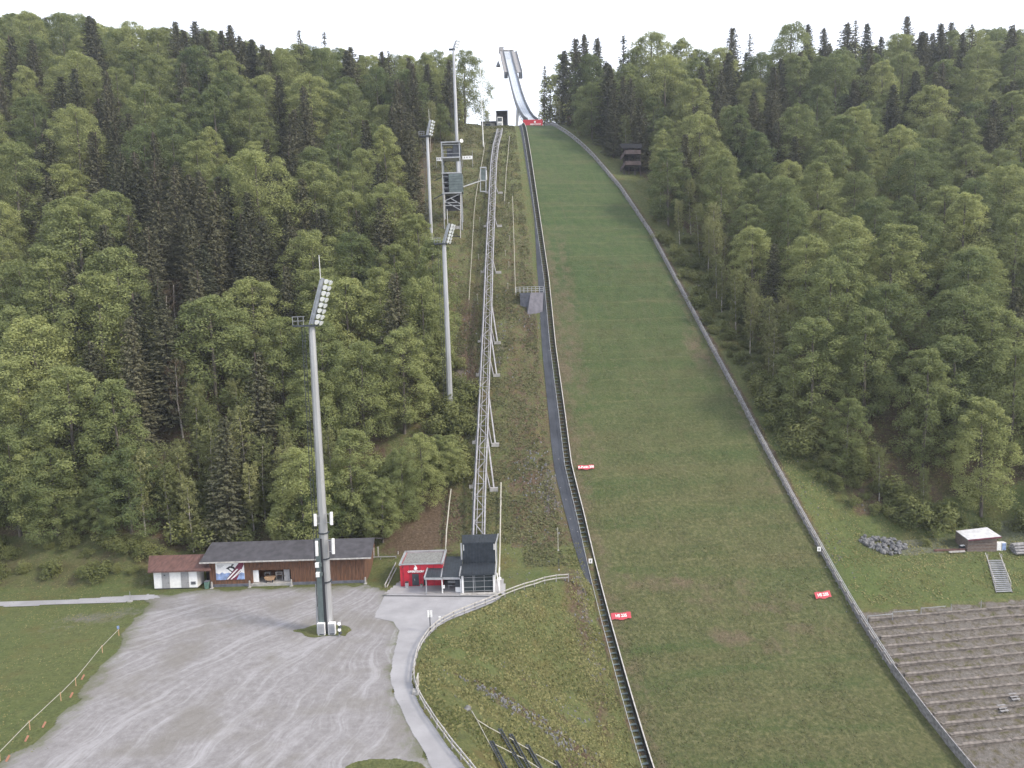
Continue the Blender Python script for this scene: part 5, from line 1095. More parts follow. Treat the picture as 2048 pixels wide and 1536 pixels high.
for k in range(4000):
    x, y = RG.uniform(bx0, bx1), RG.uniform(by0, by1)
    if not bool(inpoly(np.array([x]), np.array([y]), hp_)[0]): continue
    o = link('boulder', RM[k % 6]); s = RG.uniform(.5, 1.15); o.scale = (s, s*RG.uniform(.7,1.1), s*RG.uniform(.6,.9)); o.rotation_euler = (RG.uniform(0,6), RG.uniform(0,6), RG.uniform(0,6)); o.location = (x, y, G(x, y)+.12+RG.uniform(0,.25))
    tag(o, 'grey boulder in the rock heap right of the guard wall', 'boulder', 'boulders in the rock heap'); cnt += 1
    if cnt >= 150: break
sm = MB()
def scatter(cx, cy, nn, rx, ry, s0, s1):
    c = hit(cx, cy)
    for _ in range(nn):
        x, y = c.x+RG.gauss(0, rx), c.y+RG.gauss(0, ry); s = RG.uniform(s0, s1); z = G(x, y)+s*.2
        a = RG.uniform(0, 3); pts = []
        for q in range(4):
            an = a+q*math.pi/2; pts.append((x+math.cos(an)*s*.5*RG.uniform(.7,1.2), y+math.sin(an)*s*.5*RG.uniform(.7,1.2)))
        sm.hexa([(px, py, z-s*.5) for px, py in pts]+[(x+(px-x)*.6, y+(py-y)*.6, z+s*.25*RG.uniform(.6,1.2)) for px, py in pts])
for c in [(1065,940,60,2.5,4,.2,.55),(1085,975,70,2.2,5,.2,.6),(1100,1010,40,2,4,.2,.5),(1060,1130,40,4,5,.15,.35),(1030,1080,30,4,8,.12,.3),(970,1380,30,2,.5,.15,.45),(1000,1397,40,2,.5,.2,.6),(1040,1420,40,2.4,.7,.2,.5),(1085,1452,40,2,.6,.2,.5),(1110,1475,40,2,.6,.2,.6),(1160,1505,30,3,.8,.2,.45),(1065,1355,25,2.4,.6,.15,.35),(1150,1430,25,2,.6,.15,.4),(1170,1225,60,1.4,5,.15,.4),(1185,1310,40,1.2,5,.15,.35),(1000,690,50,2,9,.2,.6),(1060,650,40,3,3,.2,.5),(930,650,40,2.5,8,.2,.5),(920,760,50,3,9,.2,.5),(1720,985,30,5,3,.15,.4),(1560,820,50,2.5,9,.2,.5),(1500,700,50,2,12,.2,.55),(1655,1070,40,1.5,5,.15,.4),(1685,1170,30,1,4,.15,.35),(1350,430,30,2,20,.2,.5),(950,1420,25,8,5,.1,.22),(900,1330,20,7,6,.1,.2)]: scatter(*c)
tag(sm.build('scattered_stones', M['rock']), 'small stones scattered over the rough slopes and meadow', kind='stuff')
a = hit(*mp(530,1062)); o = link('boulder', RM[0]); o.scale = (1.0,.9,.7); o.location = a+Vector((0,0,.15)); tag(o, 'single dark stone lying in the lower meadow above the ropes', 'boulder')

# ================================================================ RIGHT SIDE: TERRACES, STAIR, HUT
ROWS = [205.6+i*1.55 for i in range(14)]
for i, s in enumerate(ROWS):
    t1_ = 52-0*i; t0_ = float(tR(s))+.8
    x, y = XYst(s, t0_); o_ = thing('terrace_step', (x, y, float(P(s))), 'weathered plank edge of the standing terrace at the right, row %s counted from the top' % ['one','two','three','four','five','six','seven','eight','nine','ten','eleven','twelve','thirteen','fourteen'][i], 'terrace step', 'plank edges of the standing terrace')
    k = MB(); rs = random.Random(i); tt = t0_+rs.uniform(0,.8); zz = float(P(s))+.52
    while tt < t1_-(0 if i < 11 else (i-10)*7):
        e = tt+rs.uniform(3.5, 4.5); A, B = XYst(s, tt), XYst(s, e-.05); dz = rs.uniform(-.05,.05)
        k.bar((A[0], A[1], zz+dz), (B[0], B[1], zz+dz+rs.uniform(-.04,.04)), .5, .10); k.bar((A[0], A[1]-.16, zz-.2+dz), (B[0], B[1]-.16, zz-.2+dz), .05, .34)
        tt = e
    k.build('plank', M['terr'], o_); k = MB()
    for q in np.arange(t0_+1, t1_-3, 4): A = XYst(s+.12, q); MB().bar((A[0], A[1], zz-.9), (A[0], A[1], zz-.05), .12).build('stake', M['terr'], o_)
for i, (x, y, n_) in enumerate([(1735,1240,0),(1785,1232,0),(1842,1224,0),(1902,1216,0),(1962,1209,0)]):
    a = hit(x, y+8); o_ = thing('crush_barrier', a, 'thin grey crush barrier post on the upper terrace, number %s from the left' % ['one','two','three','four','five'][i], 'barrier', 'crush barriers on the terrace')
    MB().bar(a, a+Vector((0,0,1.35)), .08).build('post', M['steel'], o_)
    if i in (0, 1, 2): MB().bar(a+Vector((0,0,1.3)), a+Vector((4.3,-.5*-1,1.3)), .08).build('rail', M['steel'], o_)
for i, (x, y) in enumerate([(2030,1397),(2007,1420)]):
    a = hit(x, y); o_ = thing('plank_bench', a, 'short stack of pale planks on the dirt at the right edge, %s one' % ('upper right' if i == 0 else 'lower left'), 'planks', 'short plank stacks on the dirt')
    for j in range(3): MB().box(a+Vector((-.1*j, .45-.45*j, .45-.14*j)), (1.25,.26,.09), .15).build('plank', M['wood_g'], o_)
    for q in (-.4, .4): MB().bar(a+Vector((q-.1,.6,.4)), a+Vector((q-.2,-.6,-.02)), .08).build('bearer', M['wood_g'], o_)
def right_stair():
    T0_, T1_ = hit(1975, 1121), hit(2003, 1121); B0, B1 = hit(1993, 1187), hit(2024, 1186)
    t = thing('bank_stair', B0, 'straight grey timber stair with handrails climbing the grass bank at the right', 'stair')
    n = 17; up = Vector((0,0,.18))
    B0, B1, T0_, T1_ = B0+up, B1+up, T0_+up, T1_+up
    for i in range(n):
        f = (i+.5)/n; a, b = B0.lerp(T0_, f), B1.lerp(T1_, f); MB().bar(a, b, .34, .09).build('step', M['steel'], t)
    for a, b in ((B0, T0_), (B1, T1_)): MB().bar(a+Vector((0,0,-.1)), b+Vector((0,0,-.1)), .10, .3).build('stringer', M['wood_g'], t)
    for a, b in ((B0, T0_), (B1, T1_)):
        o = Vector((0,0,1.0)); MB().bar(a.lerp(b, .12)+o, b+o+Vector((0,.6,0)), .09).build('handrail', M['wood_fence'], t)
        for f in (.12, .4, .7, 1): q = a.lerp(b, f); MB().bar(q, q+o, .09).build('railing_post', M['wood_fence'], t)
right_stair()
def right_hut():
    fx = lambda v: 1600+v/4.571
    fy = lambda v: 1000+v/4.571
    a, b = hit(fx(1535), fy(476)), hit(fx(1792), fy(466)); Y = (a.y+b.y)/2; a = Vector((a.x, Y, min(a.z, b.z)-.05)); b = Vector((b.x, Y, a.z))
    zl, zr = at(fx(1535), fy(362), Y).z, at(fx(1792), fy(336), Y).z; D = 3.4
    t = thing('field_hut', ((a.x+b.x)/2, Y, a.z), 'small weathered timber hut with a white slanted roof beside the right forest', 'hut')
    MB().hexa([a, b, b+Vector((0,D,0)), a+Vector((0,D,0)), (a.x,Y,zl), (b.x,Y,zr), (b.x,Y+D,zr+.6), (a.x,Y+D,zl+.6)]).build('wall', M['wood_s'], t)
    k = MB()
    for f in (.25, .5, .76): k.box(((a.x+b.x)/2, Y-.03, a.z+(zl-a.z)*f), (b.x-a.x-.05, .04, .04))
    k.build('board_joint', M['wood_b'], t)
    A, B, C_, D_ = at(fx(1563), fy(364), Y-.5), at(fx(1822), fy(327), Y-.5), at(fx(1752), fy(291), Y+D+.4), at(fx(1507), fy(337), Y+D+.4)
    D_ = at(fx(1507), fy(337), Y+1.5); A = Vector((a.x-.25, Y-.5, zl+.02)); B = Vector((b.x+.4, Y-.5, zr+.05)); C_ = Vector((b.x+.1, Y+D-.6, zr+.75)); D_ = Vector((a.x-.3, Y+D-.6, zl+.6)); u = Vector((0,0,.14))
    MB().hexa([A, B, C_, D_, A+u, B+u, C_+u, D_+u]).build('roof', M['pale'], t)
    MB().bar(A+Vector((0,-.06,.04)), B+Vector((0,-.06,.04)), .08, .22).build('fascia', M['maroon'], t)
    for i, (v0, v1) in enumerate(((1795,1838),(1842,1884))):
        p, q = hit(fx(v0), fy(466)), hit(fx(v1), fy(462)); h = at(fx(v0), fy(392), p.y).z-p.z
        o = thing('white_cabinet', p, 'white upright cabinet right of the field hut, %s of two' % ('left' if i == 0 else 'right'), 'cabinet', 'white cabinets beside the field hut')
        MB().box(((p.x+q.x)/2, p.y+.4, p.z+h/2), (q.x-p.x-.08, .7, h), ).build('body', M['white'], o); MB().box(((p.x+q.x)/2, p.y+.02, p.z+h/2+.03), ((q.x-p.x)*.75, .05, h*.85)).build('door', M['blue'] if i else M['white'], o)
    p = hit(2043, 1106); o = thing('log_pile', p, 'pile of sawn grey logs and boards at the right edge beside the forest', 'log pile')
    for i in range(4):
        for j in range(5-i): q = p+Vector((-1.6, .5*j-.8+.25*i, .25+.42*i)); MB().tube([q, q+Vector((4.2+RG.uniform(-.4,.4),.2,RG.uniform(-.05,.1)))], .22, 8).build('log', M['wood_g'], o)
    p, q = hit(1868, 1103), hit(1930, 1101); o = thing('timber_beam', p, 'long reddish timber beam lying left of the field hut', 'beam')
    MB().bar(p+Vector((0,0,.2)), q+Vector((0,0,.2)), .3).build('beam', M['roof_b'], o); MB().bar(p+Vector((2.2,-.8,.12)), q+Vector((-.5,-.7,.12)), .25).build('pale_board', M['wood_fence'], o)
    p = hit(1924, 1097); o = thing('tool_heap', p, 'small heap of dark and white gear against the left side of the field hut', 'gear')
    MB().box(p+Vector((.0,0,.3)), (.8,.6,.5)).build('crate', M['steel_d'], o); MB().box(p+Vector((.1,-.1,.62)), (1.0,.4,.12), .3).build('board', M['white'], o)
right_hut()

# ================================================================ TREES
def quads(C, N, A, L, W):
    """leaf quads: centre, normal, long-axis hint, length, width"""
    N = N/(np.linalg.norm(N, axis=1, keepdims=True)+1e-9); A = A-N*(A*N).sum(1, keepdims=True); A /= (np.linalg.norm(A, axis=1, keepdims=True)+1e-9); B = np.cross(N, A)
    L = L[:, None]/2; W = W[:, None]/2
    V = np.stack([C-A*L, C+B*W+A*L*.15, C+A*L, C-B*W+A*L*.15], 1)
    return V.reshape(-1, 3)
def leafy(seed, Ht=26, R=5.0, z0=.16, boughs=120, per=95, ls=.42, flatn=.55, power=.75, lean=0.3, dens=1.0, thick=.2):
    r = np.random.default_rng(seed); Cs, Ns, As, Ts = [], [], [], []
    ph = r.uniform(0, 6.28, 5)
    per = int(per*dens)
    for b in range(boughs):
        f = (b+r.uniform(0, 1))/boughs; zr = z0+(1-z0)*f**.9
        rr = R*np.clip(np.sin(np.pi*np.clip((zr-z0*.6)/(1.16-z0*.6), 0, 1))**power, .06, 1)
        az = b*2.39996+r.uniform(-.4, .4); rr *= (1+.20*np.sin(2*az+ph[0])+.14*np.sin(3*az+ph[1]+zr*5))*r.uniform(.72, 1.12)
        L = max(rr, .5); up = lean+1.1*zr**3+r.uniform(-.15, .2); d = np.array([math.cos(az), math.sin(az)]); pz = np.array([-d[1], d[0]])
        u = r.uniform(.22, 1.03, per)**.75; lat = r.normal(0, 1, per)*.30*L*(1.12-u*.75)*np.where(u>.9,.6,1); 
        z = zr*Ht-.22*L+L*up*u*.5-.16*L*u*u+r.normal(0, .22, per)*(1+.3*L*.2)
        Cc = np.stack([d[0]*L*u+pz[0]*lat, d[1]*L*u+pz[1]*lat, z], 1); Cs.append(Cc)
        out = np.stack([d[0]+r.normal(0,.5,per), d[1]+r.normal(0,.5,per), r.normal(.05,.3,per)], 1); As.append(out)
        Ns.append(np.stack([r.normal(0,flatn,per)+d[0]*.35, r.normal(0,flatn,per)+d[1]*.35, np.ones(per)*.9+r.normal(0,.3,per)], 1)); Ts.append(np.full(per, r.uniform(0, 1))*.6+r.uniform(0, .4, per))
    C = np.concatenate(Cs); N = np.concatenate(Ns); A = np.concatenate(As); T = np.concatenate(Ts); n = len(C)
    V = quads(C, N, A, ls*r.uniform(.7, 1.5, n), ls*r.uniform(.45, .8, n)); return V, np.repeat(T, 4)
def dome(seed, Ht=25, R=6.5, z0=.12, puffs=90, per=165, ls=.42, zm=.48, pw=2.0, flat=.62, dens=1.0):
    r = np.random.default_rng(seed); Cs, Ns, As, Ts = [], [], [], []; ph = r.uniform(0, 6.28, 4); per = int(per*dens)
    for b in range(puffs):
        f = (b+r.uniform(0, 1))/puffs; inner = b % 6 == 5
        zr = z0+(1-z0)*(1-(1-f)**1.12)
        e = (1-abs((zr-zm)/(1.02-zm))**pw)**.5 if zr > zm else (1-.75*((zm-zr)/(zm-z0+.08))**2.2)**.5
        az = b*2.39996+r.uniform(-.5, .5); rr = R*e*(1+.16*math.sin(2*az+ph[0])+.12*math.sin(3*az+ph[1]+4*zr))*r.uniform(.74, 1.05)*(.45 if inner else 1)
        o = np.array([math.cos(az), math.sin(az), 0]); a = (R*.27*r.uniform(.75, 1.25))*(1-.45*max(0, (zr-.75)/.25)); lift = r.uniform(0, .9)*(zr > .8)
        c = np.array([o[0]*rr*.86, o[1]*rr*.86, zr*Ht-a*.5+lift])
        d = r.normal(0, 1, (per, 3))*[1,1,.8]+o*.75*(rr/R+.15)+[0, 0, .55]; d /= np.linalg.norm(d, axis=1, keepdims=True)
        q = r.uniform(.45, 1.08, per)[:, None]; C = c+d*a*q*[1.15, 1.15, flat*1.35]; C[:, 2] -= .10*np.linalg.norm((C-c)[:, :2], axis=1)
        Cs.append(C); As.append(o*.7+np.array([0, 0, .75])+d*.5+r.normal(0, .4, (per, 3))); Ns.append(d*.6+np.array([0, -.0, .75])+r.normal(0, .42, (per, 3))); Ts.append(np.full(per, r.uniform(0, .4))+r.uniform(0, .6, per))
    C = np.concatenate(Cs); n = len(C); V = quads(C, np.concatenate(Ns), np.concatenate(As), ls*r.uniform(.8, 1.7, n), ls*r.uniform(.4, .75, n)); return V, np.repeat(np.concatenate(Ts), 4)
def spruce(seed, Ht=30, R=3.6, ls=.6, z0=.08, step=.62, per=20, gap=0.0):
    r = np.random.default_rng(seed); Cs, Ns, As, Ts = [], [], [], []; z = z0*Ht; k = 0
    while z < Ht*.985:
        f = z/Ht; rad = R*(.8*(1-f)**.8+.2*(1-f)**.35)*r.uniform(.85, 1.12)+.12; nb_ = max(4, int(9-4*f))
        for j in range(nb_):
            if r.random() < gap: continue
            az = j*2*math.pi/nb_+k*.7+r.uniform(-.3, .3); L = rad*r.uniform(.65, 1.12); d = np.array([math.cos(az), math.sin(az)]); pz = np.array([-d[1], d[0]]); m = max(5, int(per*L/R+4))
            u = r.uniform(.1, 1.0, m); lat = r.normal(0, .16, m)*L*(1.15-u); zz = z+r.normal(0,.08,m)+(.25*f-.30*(1-f))*L*u+.12*L*u*u
            Cs.append(np.stack([d[0]*L*u+pz[0]*lat, d[1]*L*u+pz[1]*lat, zz-.12], 1)); As.append(np.stack([d[0]+r.normal(0,.35,m), d[1]+r.normal(0,.35,m), -.35+r.normal(0,.2,m)], 1))
            Ns.append(np.stack([r.normal(0,.5,m)+d[0]*.45, r.normal(0,.5,m)+d[1]*.45, .8+r.normal(0,.3,m)], 1)); Ts.append(np.full(m, r.uniform(0, .6))+r.uniform(0,.4,m))
        z += step*r.uniform(.8, 1.2)*(.6+.5*(1-f)); k += 1
    C = np.concatenate(Cs); n = len(C); V = quads(C, np.concatenate(Ns), np.concatenate(As), ls*r.uniform(.8,1.5,n), ls*r.uniform(.35,.6,n)); return V, np.repeat(np.concatenate(Ts), 4)
def bush(seed, Ht=3, R=1.7, n=1500, ls=.26):
    r = np.random.default_rng(seed); lob = r.normal(0, 1, (9, 3))*[R*.5, R*.5, Ht*.2]+[0, 0, Ht*.45]; k = r.integers(0, 9, n); dr = r.normal(0, 1, (n, 3)); dr /= np.linalg.norm(dr, axis=1, keepdims=True)
    C = lob[k]+dr*(r.uniform(.35, 1, n)**.5)[:, None]*[R*.5, R*.5, Ht*.32]; C[:, 2] = np.abs(C[:, 2]); V = quads(C, dr*.5+[0,0,.7]+r.normal(0,.4,(n,3)), r.normal(0,1,(n,3))+[0,0,.4], ls*r.uniform(.7,1.5,n), ls*r.uniform(.5,.8,n))
    T = np.repeat(r.uniform(0,1,9)[k]*.5+r.uniform(0,.5,n), 4); return V, T
def twigs(seed, Ht=13, R=2.6):
    r = np.random.default_rng(seed); C, N, A, L = [], [], [], []
    for b in range(420):
        f = r.uniform(.25, 1); az = r.uniform(0, 6.28); rr = R*math.sin(math.pi*min(1, (f-.15)/.95))**.7*r.uniform(.2, 1); C.append([math.cos(az)*rr, math.sin(az)*rr, f*Ht]); A.append([math.cos(az)*.5, math.sin(az)*.5, 1.0]); N.append([r.normal(), -1, r.normal()*.3]); L.append(r.uniform(.6, 1.8))
    n = len(C); V = quads(np.array(C), np.array(N), np.array(A, float), np.array(L), np.full(n, .06)); return V, np.repeat(r.uniform(0, 1, n), 4)
def crown_mesh(name, VT, m):
    V, T = VT; n = len(V)//4; return np_mesh(name, V, np.arange(n*4).reshape(-1, 4), m, {'tint': T, 'trand': np.zeros(len(T))})
def trunk_mesh(name, Ht, r0, m, seed, limbs=6, fork=False, topf=.92, z0=.35):
    r = random.Random(seed); k = MB(); p = [Vector((0,0,-1.2))]; x = y = 0
    for i in range(1, 7): x += r.uniform(-.2,.2); y += r.uniform(-.2,.2); p.append(Vector((x, y, Ht*topf*i/6)))
    k.tube(p, [r0*(1-.13*i)+.03 for i in range(7)], 7)
    for i in range(limbs):
        f = z0+(.9-z0)*i/max(1, limbs); a = i*2.4+r.uniform(-.4,.4); j = f*6/topf*.92; b = p[min(6, int(j))].lerp(p[min(6, int(j)+1)], j-int(j)) if j < 6 else p[6]; L = Ht*.11*(1.2-f)
        k.tube([b, b+Vector((math.cos(a)*L*.6, math.sin(a)*L*.6, L*.45)), b+Vector((math.cos(a)*L, math.sin(a)*L, L*1.0))], [r0*.38*(1-f*.6), r0*.22*(1-f*.6), .03], 5)
    me = bpy.data.meshes.new(name); me.from_pydata(k.v, [], k.f); me.materials.append(m); me.update(); return me
KIND = {}
KIND['beech'] = [(crown_mesh('beech_crown', dome(10+i, 25, [7.4,6.3,7.0,8.0,5.9,6.7,7.6][i], [.10,.14,.05,.16,.08,.12,.04][i], [110,96,104,118,92,104,112][i], 205, .37, [.45,.5,.4,.55,.42,.5,.45][i], [2.0,1.6,2.2,2.3,1.5,1.8,2.0][i]), M['leaf']), trunk_mesh('beech_trunk', 26, .36, M['bark'], 60+i)) for i in range(7)]
KIND['spruce'] = [(crown_mesh('spruce_crown', spruce(30+i, 30, [5.2,4.6,5.8,4.9][i], .52, .06, .60, 44), M['needle']), trunk_mesh('spruce_trunk', 30, .32, M['bark_d'], 70+i, 0, topf=.985)) for i in range(4)]
KIND['thin_spruce'] = [(crown_mesh('spruce_crown', spruce(40+i, 28, 4.6, .6, .12, 1.15, 20, .15), M['needle']), trunk_mesh('spruce_trunk', 28, .26, M['bark_d'], 75+i, 0, topf=.985)) for i in range(2)]
KIND['young'] = [(crown_mesh('young_crown', leafy(50+i, 17, [2.5,2.1,2.9,2.3][i], [.18,.22,.12,.30][i], 70, 62, .33, .6, .55, .9), M['leaf_s']), trunk_mesh('young_trunk', 17, .15, M['bark_p'], 80+i, 9, z0=.4)) for i in range(4)]
KIND['bush'] = [(crown_mesh('bush_foliage', bush(90+i, 3, 1.8), M['leaf_b']), None) for i in range(4)]
KIND['bare'] = [(crown_mesh('twig_crown', twigs(95+i), M['twig']), trunk_mesh('bare_trunk', 13, .13, M['bark_p'], 85+i, 10, z0=.3)) for i in range(2)]
BASEH = {'beech': 25, 'spruce': 30, 'thin_spruce': 28, 'young': 17, 'bush': 3, 'bare': 13}
FAR = {'beech': [dome(110+i, 25, 7.6, .12, 66, 74, .72) for i in range(3)], 'spruce': [spruce(130+i, 30, 5.2, 1.0, .06, .9, 18) for i in range(2)]}

# ---- where the wood stands: plan outlines from points on the ground
LB = [(-22,119),(-20,124),(-12.5,130),(-9.5,136),(-9.5,148),(-13,160),(-17,172),(-23,185),(-25,200),(-28,212),(-28,236),(-27,250),(-21,262),(-16.5,275),(-15,292),(-15,318),(-22,360)]
rb_px = [(1118,244),(1150,262),(1185,296),(1232,345),(1275,395),(1330,465),(1395,560),(1440,650),(1500,735),(1555,815),(1610,905),(1665,968),(1740,1012),(1830,1052),(1950,1062),(2100,1060)]
RB = []
for px, py in rb_px: h = hit(px, py); RB.append((h.x, h.y))
RB.sort(key=lambda p: p[1])
def left_ok(x, y):
    if x < -20: 
        y0 = float(np.interp(x, [-130,-100,-84,-60,-45,-20], [114,114.5,117,118.5,120,120]))
        if y < y0: return False
    elif y < 127: return False
    return x < float(np.interp(y, [p[1] for p in LB], [p[0] for p in LB]))-1.5
def right_ok(x, y):
    if y < RB[0][1]: return x > RB[0][0]+200
    return x > float(np.interp(y, [p[1] for p in RB], [p[0] for p in RB]))+2.0 and y > 121
def blocked(px, py, x, y, s):
    # keep the judges tower, the coach stand and the poles in the open
    if 868 < px < 985 and 200 < y < 262 and x > -27.5: return True
    if abs(x-_cs.x+.5) < 4.2 and -16 < y-_cs.y < 4: return True
    if abs(x-b1.x) < 4 and abs(y-b1.y) < 4: return True
    return False
_cs = hit(1257, 352)
SPR = [(345,420,125,130,1.6),(300,350,90,70,1.3),(450,65,95,45,.85),(30,90,40,60,.8),(140,180,60,50,.65),(840,210,60,90,.8),(590,330,110,70,.5),(740,300,60,80,.5),(700,100,30,60,.6),(1225,200,45,90,.85),(1110,180,40,80,.75),(1405,190,40,70,.7),(1480,300,50,70,.55),(1550,200,45,70,.7),(1620,70,40,60,.7),(1760,90,50,60,.6),(1835,130,40,100,.85),(1900,80,50,60,.7),(2010,190,60,120,.6),(1300,110,30,50,.4),(520,500,60,80,.35),(480,760,60,70,.4),(1900,1050,70,40,.5),(1460,450,30,60,.3),(1650,700,50,60,.2)]
YNG = [(430,930,170,150,.85),(520,720,60,80,.4),(1480,650,90,110,.6),(1560,830,90,90,.55),(1720,930,130,90,.55),(1900,1000,120,60,.4),(700,980,80,70,.4),(330,640,60,80,.3)]
RT = random.Random(21)
def kind_at(px, py):
    ps = max([a*math.exp(-(((px-x)/rx)**2+((py-y)/ry)**2)) for x, y, rx, ry, a in SPR]); py_ = max([a*math.exp(-(((px-x)/rx)**2+((py-y)/ry)**2)) for x, y, rx, ry, a in YNG])
    u = RT.random()
    ps *= .58 if py > 130 else .25; py_ *= .6
    if u < ps+.02: return 'spruce'
    if u < ps+.02+py_: return 'young'
    return 'beech'
TREES = []   # x, y, kind, height, named label or None
def add(x, y, k, h, lab=None):
    if blocked(0, 0, x, y, 0): return
    if x < 0 and y < 152 and k != 'bush':                       # trees in front of the second mast stay low
        rr = {'beech': 6.5, 'spruce': 4}.get(k, 2.2)*min(1, h/25+.1); px, py = proj(x+rr, y, G(x, y)+h)
        if px > 874 and py < 870: h -= (870-py)*y/F
        if h < 5: return
    TREES.append([x, y, k, h, lab])
# trees picked out by their tops in the photograph: (px, py, height, kind, label)
TOPS = [(1153,74,34,'spruce',None),(1172,66,32,'spruce',None),(1194,72,31,'spruce',None),(1216,122,31,'spruce',None),(1461,54,32,'spruce','single pointed dark spruce rising above the right skyline left of centre'),(1405,130,28,'spruce',None),(1248,66,28,'thin_spruce',None),
(1819,29,36,'spruce','tallest pointed dark spruce on the right skyline'),(1840,60,32,'spruce',None),(1880,44,32,'spruce',None),(1904,44,30,'spruce',None),(1943,44,32,'thin_spruce','thin topped spruce on the skyline near the right edge'),(1712,38,32,'thin_spruce',None),(1733,44,32,'spruce',None),(1618,46,31,'spruce',None),(1652,52,30,'spruce',None),(1690,44,30,'spruce',None),(2024,48,31,'spruce',None),(1500,66,25,'thin_spruce',None),(1548,150,30,'spruce',None),(1474,226,27,'spruce','brownish spruce standing in front of a bright beech in the right wood'),(1600,100,28,'spruce',None),
(598,58,33,'thin_spruce','open branched spruce sticking out of the left skyline, left of a pair'),(646,61,33,'thin_spruce','open branched spruce sticking out of the left skyline, right of a pair'),(700,92,31,'spruce',None),(693,96,30,'spruce',None),(765,98,30,'spruce',None),(779,100,30,'thin_spruce',None),(803,108,28,'thin_spruce',None),(461,45,32,'spruce','pointed spruce at the right end of the high left ridge'),(392,38,31,'spruce',None),(352,42,30,'spruce',None),(445,60,30,'spruce',None),(480,70,30,'spruce',None),(500,76,28,'spruce',None),(520,86,28,'spruce',None),(536,98,28,'spruce',None),(415,60,30,'spruce',None),(176,26,31,'spruce',None),(190,34,30,'spruce',None),
(798,156,30,'spruce',None),(822,124,33,'spruce','reddish brown spruce left of the tallest far mast'),(880,130,30,'spruce',None),(735,238,27,'spruce',None),(575,268,27,'spruce',None),(608,170,30,'spruce',None),(240,305,30,'spruce',None),(268,330,28,'spruce',None),(300,318,30,'spruce',None),(345,330,30,'spruce',None),(378,345,28,'spruce',None),(403,352,28,'spruce',None),(430,380,27,'spruce',None),(318,400,26,'spruce',None),(530,430,26,'spruce',None),(215,168,28,'spruce',None),(118,150,28,'spruce',None),(18,70,30,'spruce',None),
(150,402,30,'beech','large bright beech crown in the left foreground wood, above the white kiosk'),(98,500,27,'beech',None),(225,500,27,'beech',None),(60,640,26,'beech',None),(280,170,27,'beech',None),(150,215,27,'beech',None),(60,195,26,'beech',None),(20,290,27,'beech',None),(280,255,26,'beech',None),(345,240,25,'beech',None),(390,98,26,'beech',None),(265,52,26,'beech',None),(310,60,25,'beech',None),(600,92,26,'beech',None),(640,98,26,'beech',None),(560,110,25,'beech',None),(850,110,26,'beech',None),(870,108,25,'beech',None),(940,112,27,'beech','tall beech at the right end of the left wood beside the white sky gap'),(925,108,26,'beech',None),(955,122,24,'beech',None),(630,330,26,'beech','bright beech crown in the middle of the left wood above the near mast'),(690,385,24,'beech',None),(620,465,25,'beech',None),(770,255,25,'beech',None),(720,300,24,'beech',None),(500,560,24,'beech',None),(560,640,22,'beech',None),(835,430,22,'beech','bright beech leaning over the second floodlight mast'),(870,480,20,'beech',None),(880,690,21,'beech',None),(895,790,20,'beech',None),(872,760,20,'beech',None),(840,850,18,'beech',None),(890,880,15,'beech','lowest beech leaning out over the brown bank beside the funicular track'),(850,960,13,'beech',None),(800,900,17,'beech',None),(905,660,20,'beech',None),(760,960,15,'beech',None),(30,960,20,'beech',None),(60,880,18,'beech',None),(250,900,16,'beech',None),(140,980,13,'beech',None),(330,930,14,'young',None),(360,900,15,'young',None),(500,930,13,'young',None),(640,960,15,'beech',None),(560,1000,11,'beech',None),(100,900,19,'beech',None),(190,960,15,'beech',None),(700,860,18,'beech',None),(600,900,17,'beech',None),(760,540,23,'beech',None),(690,560,24,'beech',None),(640,540,24,'beech',None),(840,560,22,'beech',None),(800,660,22,'beech',None),(720,690,22,'beech',None),(30,720,24,'beech',None),(130,740,24,'beech',None),(20,860,22,'beech',None),(230,760,22,'beech',None),
(1470,215,27,'beech',None),(1330,120,29,'beech',None),(1300,70,26,'beech',None),(1270,100,26,'beech',None),(1180,112,28,'beech',None),(1360,80,25,'beech',None),(1580,52,25,'beech',None),(1670,118,27,'beech',None),(1760,125,27,'beech',None),(1590,215,26,'beech',None),(1715,215,26,'beech',None),(1930,238,25,'beech','rounded bright beech in the upper right of the right wood'),(1830,300,26,'beech',None),(1950,360,25,'beech',None),(2010,340,25,'beech',None),(1580,395,26,'beech','rounded bright beech crown in the middle of the right wood'),(1640,330,25,'beech',None),(1700,440,25,'beech',None),(1780,570,25,'beech',None),(1930,580,26,'beech',None),(1990,620,25,'beech',None),(1850,430,25,'beech',None),(1610,480,24,'beech',None),(1400,230,25,'beech',None),(1335,300,23,'beech',None),(1850,700,24,'beech',None),(1970,800,22,'beech',None),(1620,640,22,'beech',None),(2030,700,24,'beech',None),
(1415,440,15,'young',None),(1432,450,15,'young',None),(1500,590,14,'young',None),(1580,600,14,'young',None),(1590,720,14,'young',None),(1760,900,14,'young',None),(1850,940,13,'young','slender tree with a pale trunk behind the rock heap'),(1640,930,5,'bush','light green bush right of the guard wall at the edge of the right wood'),(1612,870,6,'bush',None),(1670,950,5,'bush',None),(1700,960,6,'bush',None),(1740,985,6,'bush',None),(1790,980,6,'bush',None),(1815,1015,6,'bush','yellow green bush just right of the rock heap'),(1575,870,4,'bush',None),
(278,905,15,'young','slender tree with a pale trunk behind the white kiosk'),(388,800,17,'young',None),(420,860,17,'young',None),(455,860,16,'young',None),(480,820,18,'young',None),(520,880,15,'young',None),(560,900,14,'young',None),(355,720,16,'bare',None),(330,580,15,'bare','bare twiggy tree among dark spruces in the left wood'),(348,560,14,'bare',None),(540,650,17,'young',None),(15,1010,13,'young','leafy tree with a white trunk at the far left above the path')]
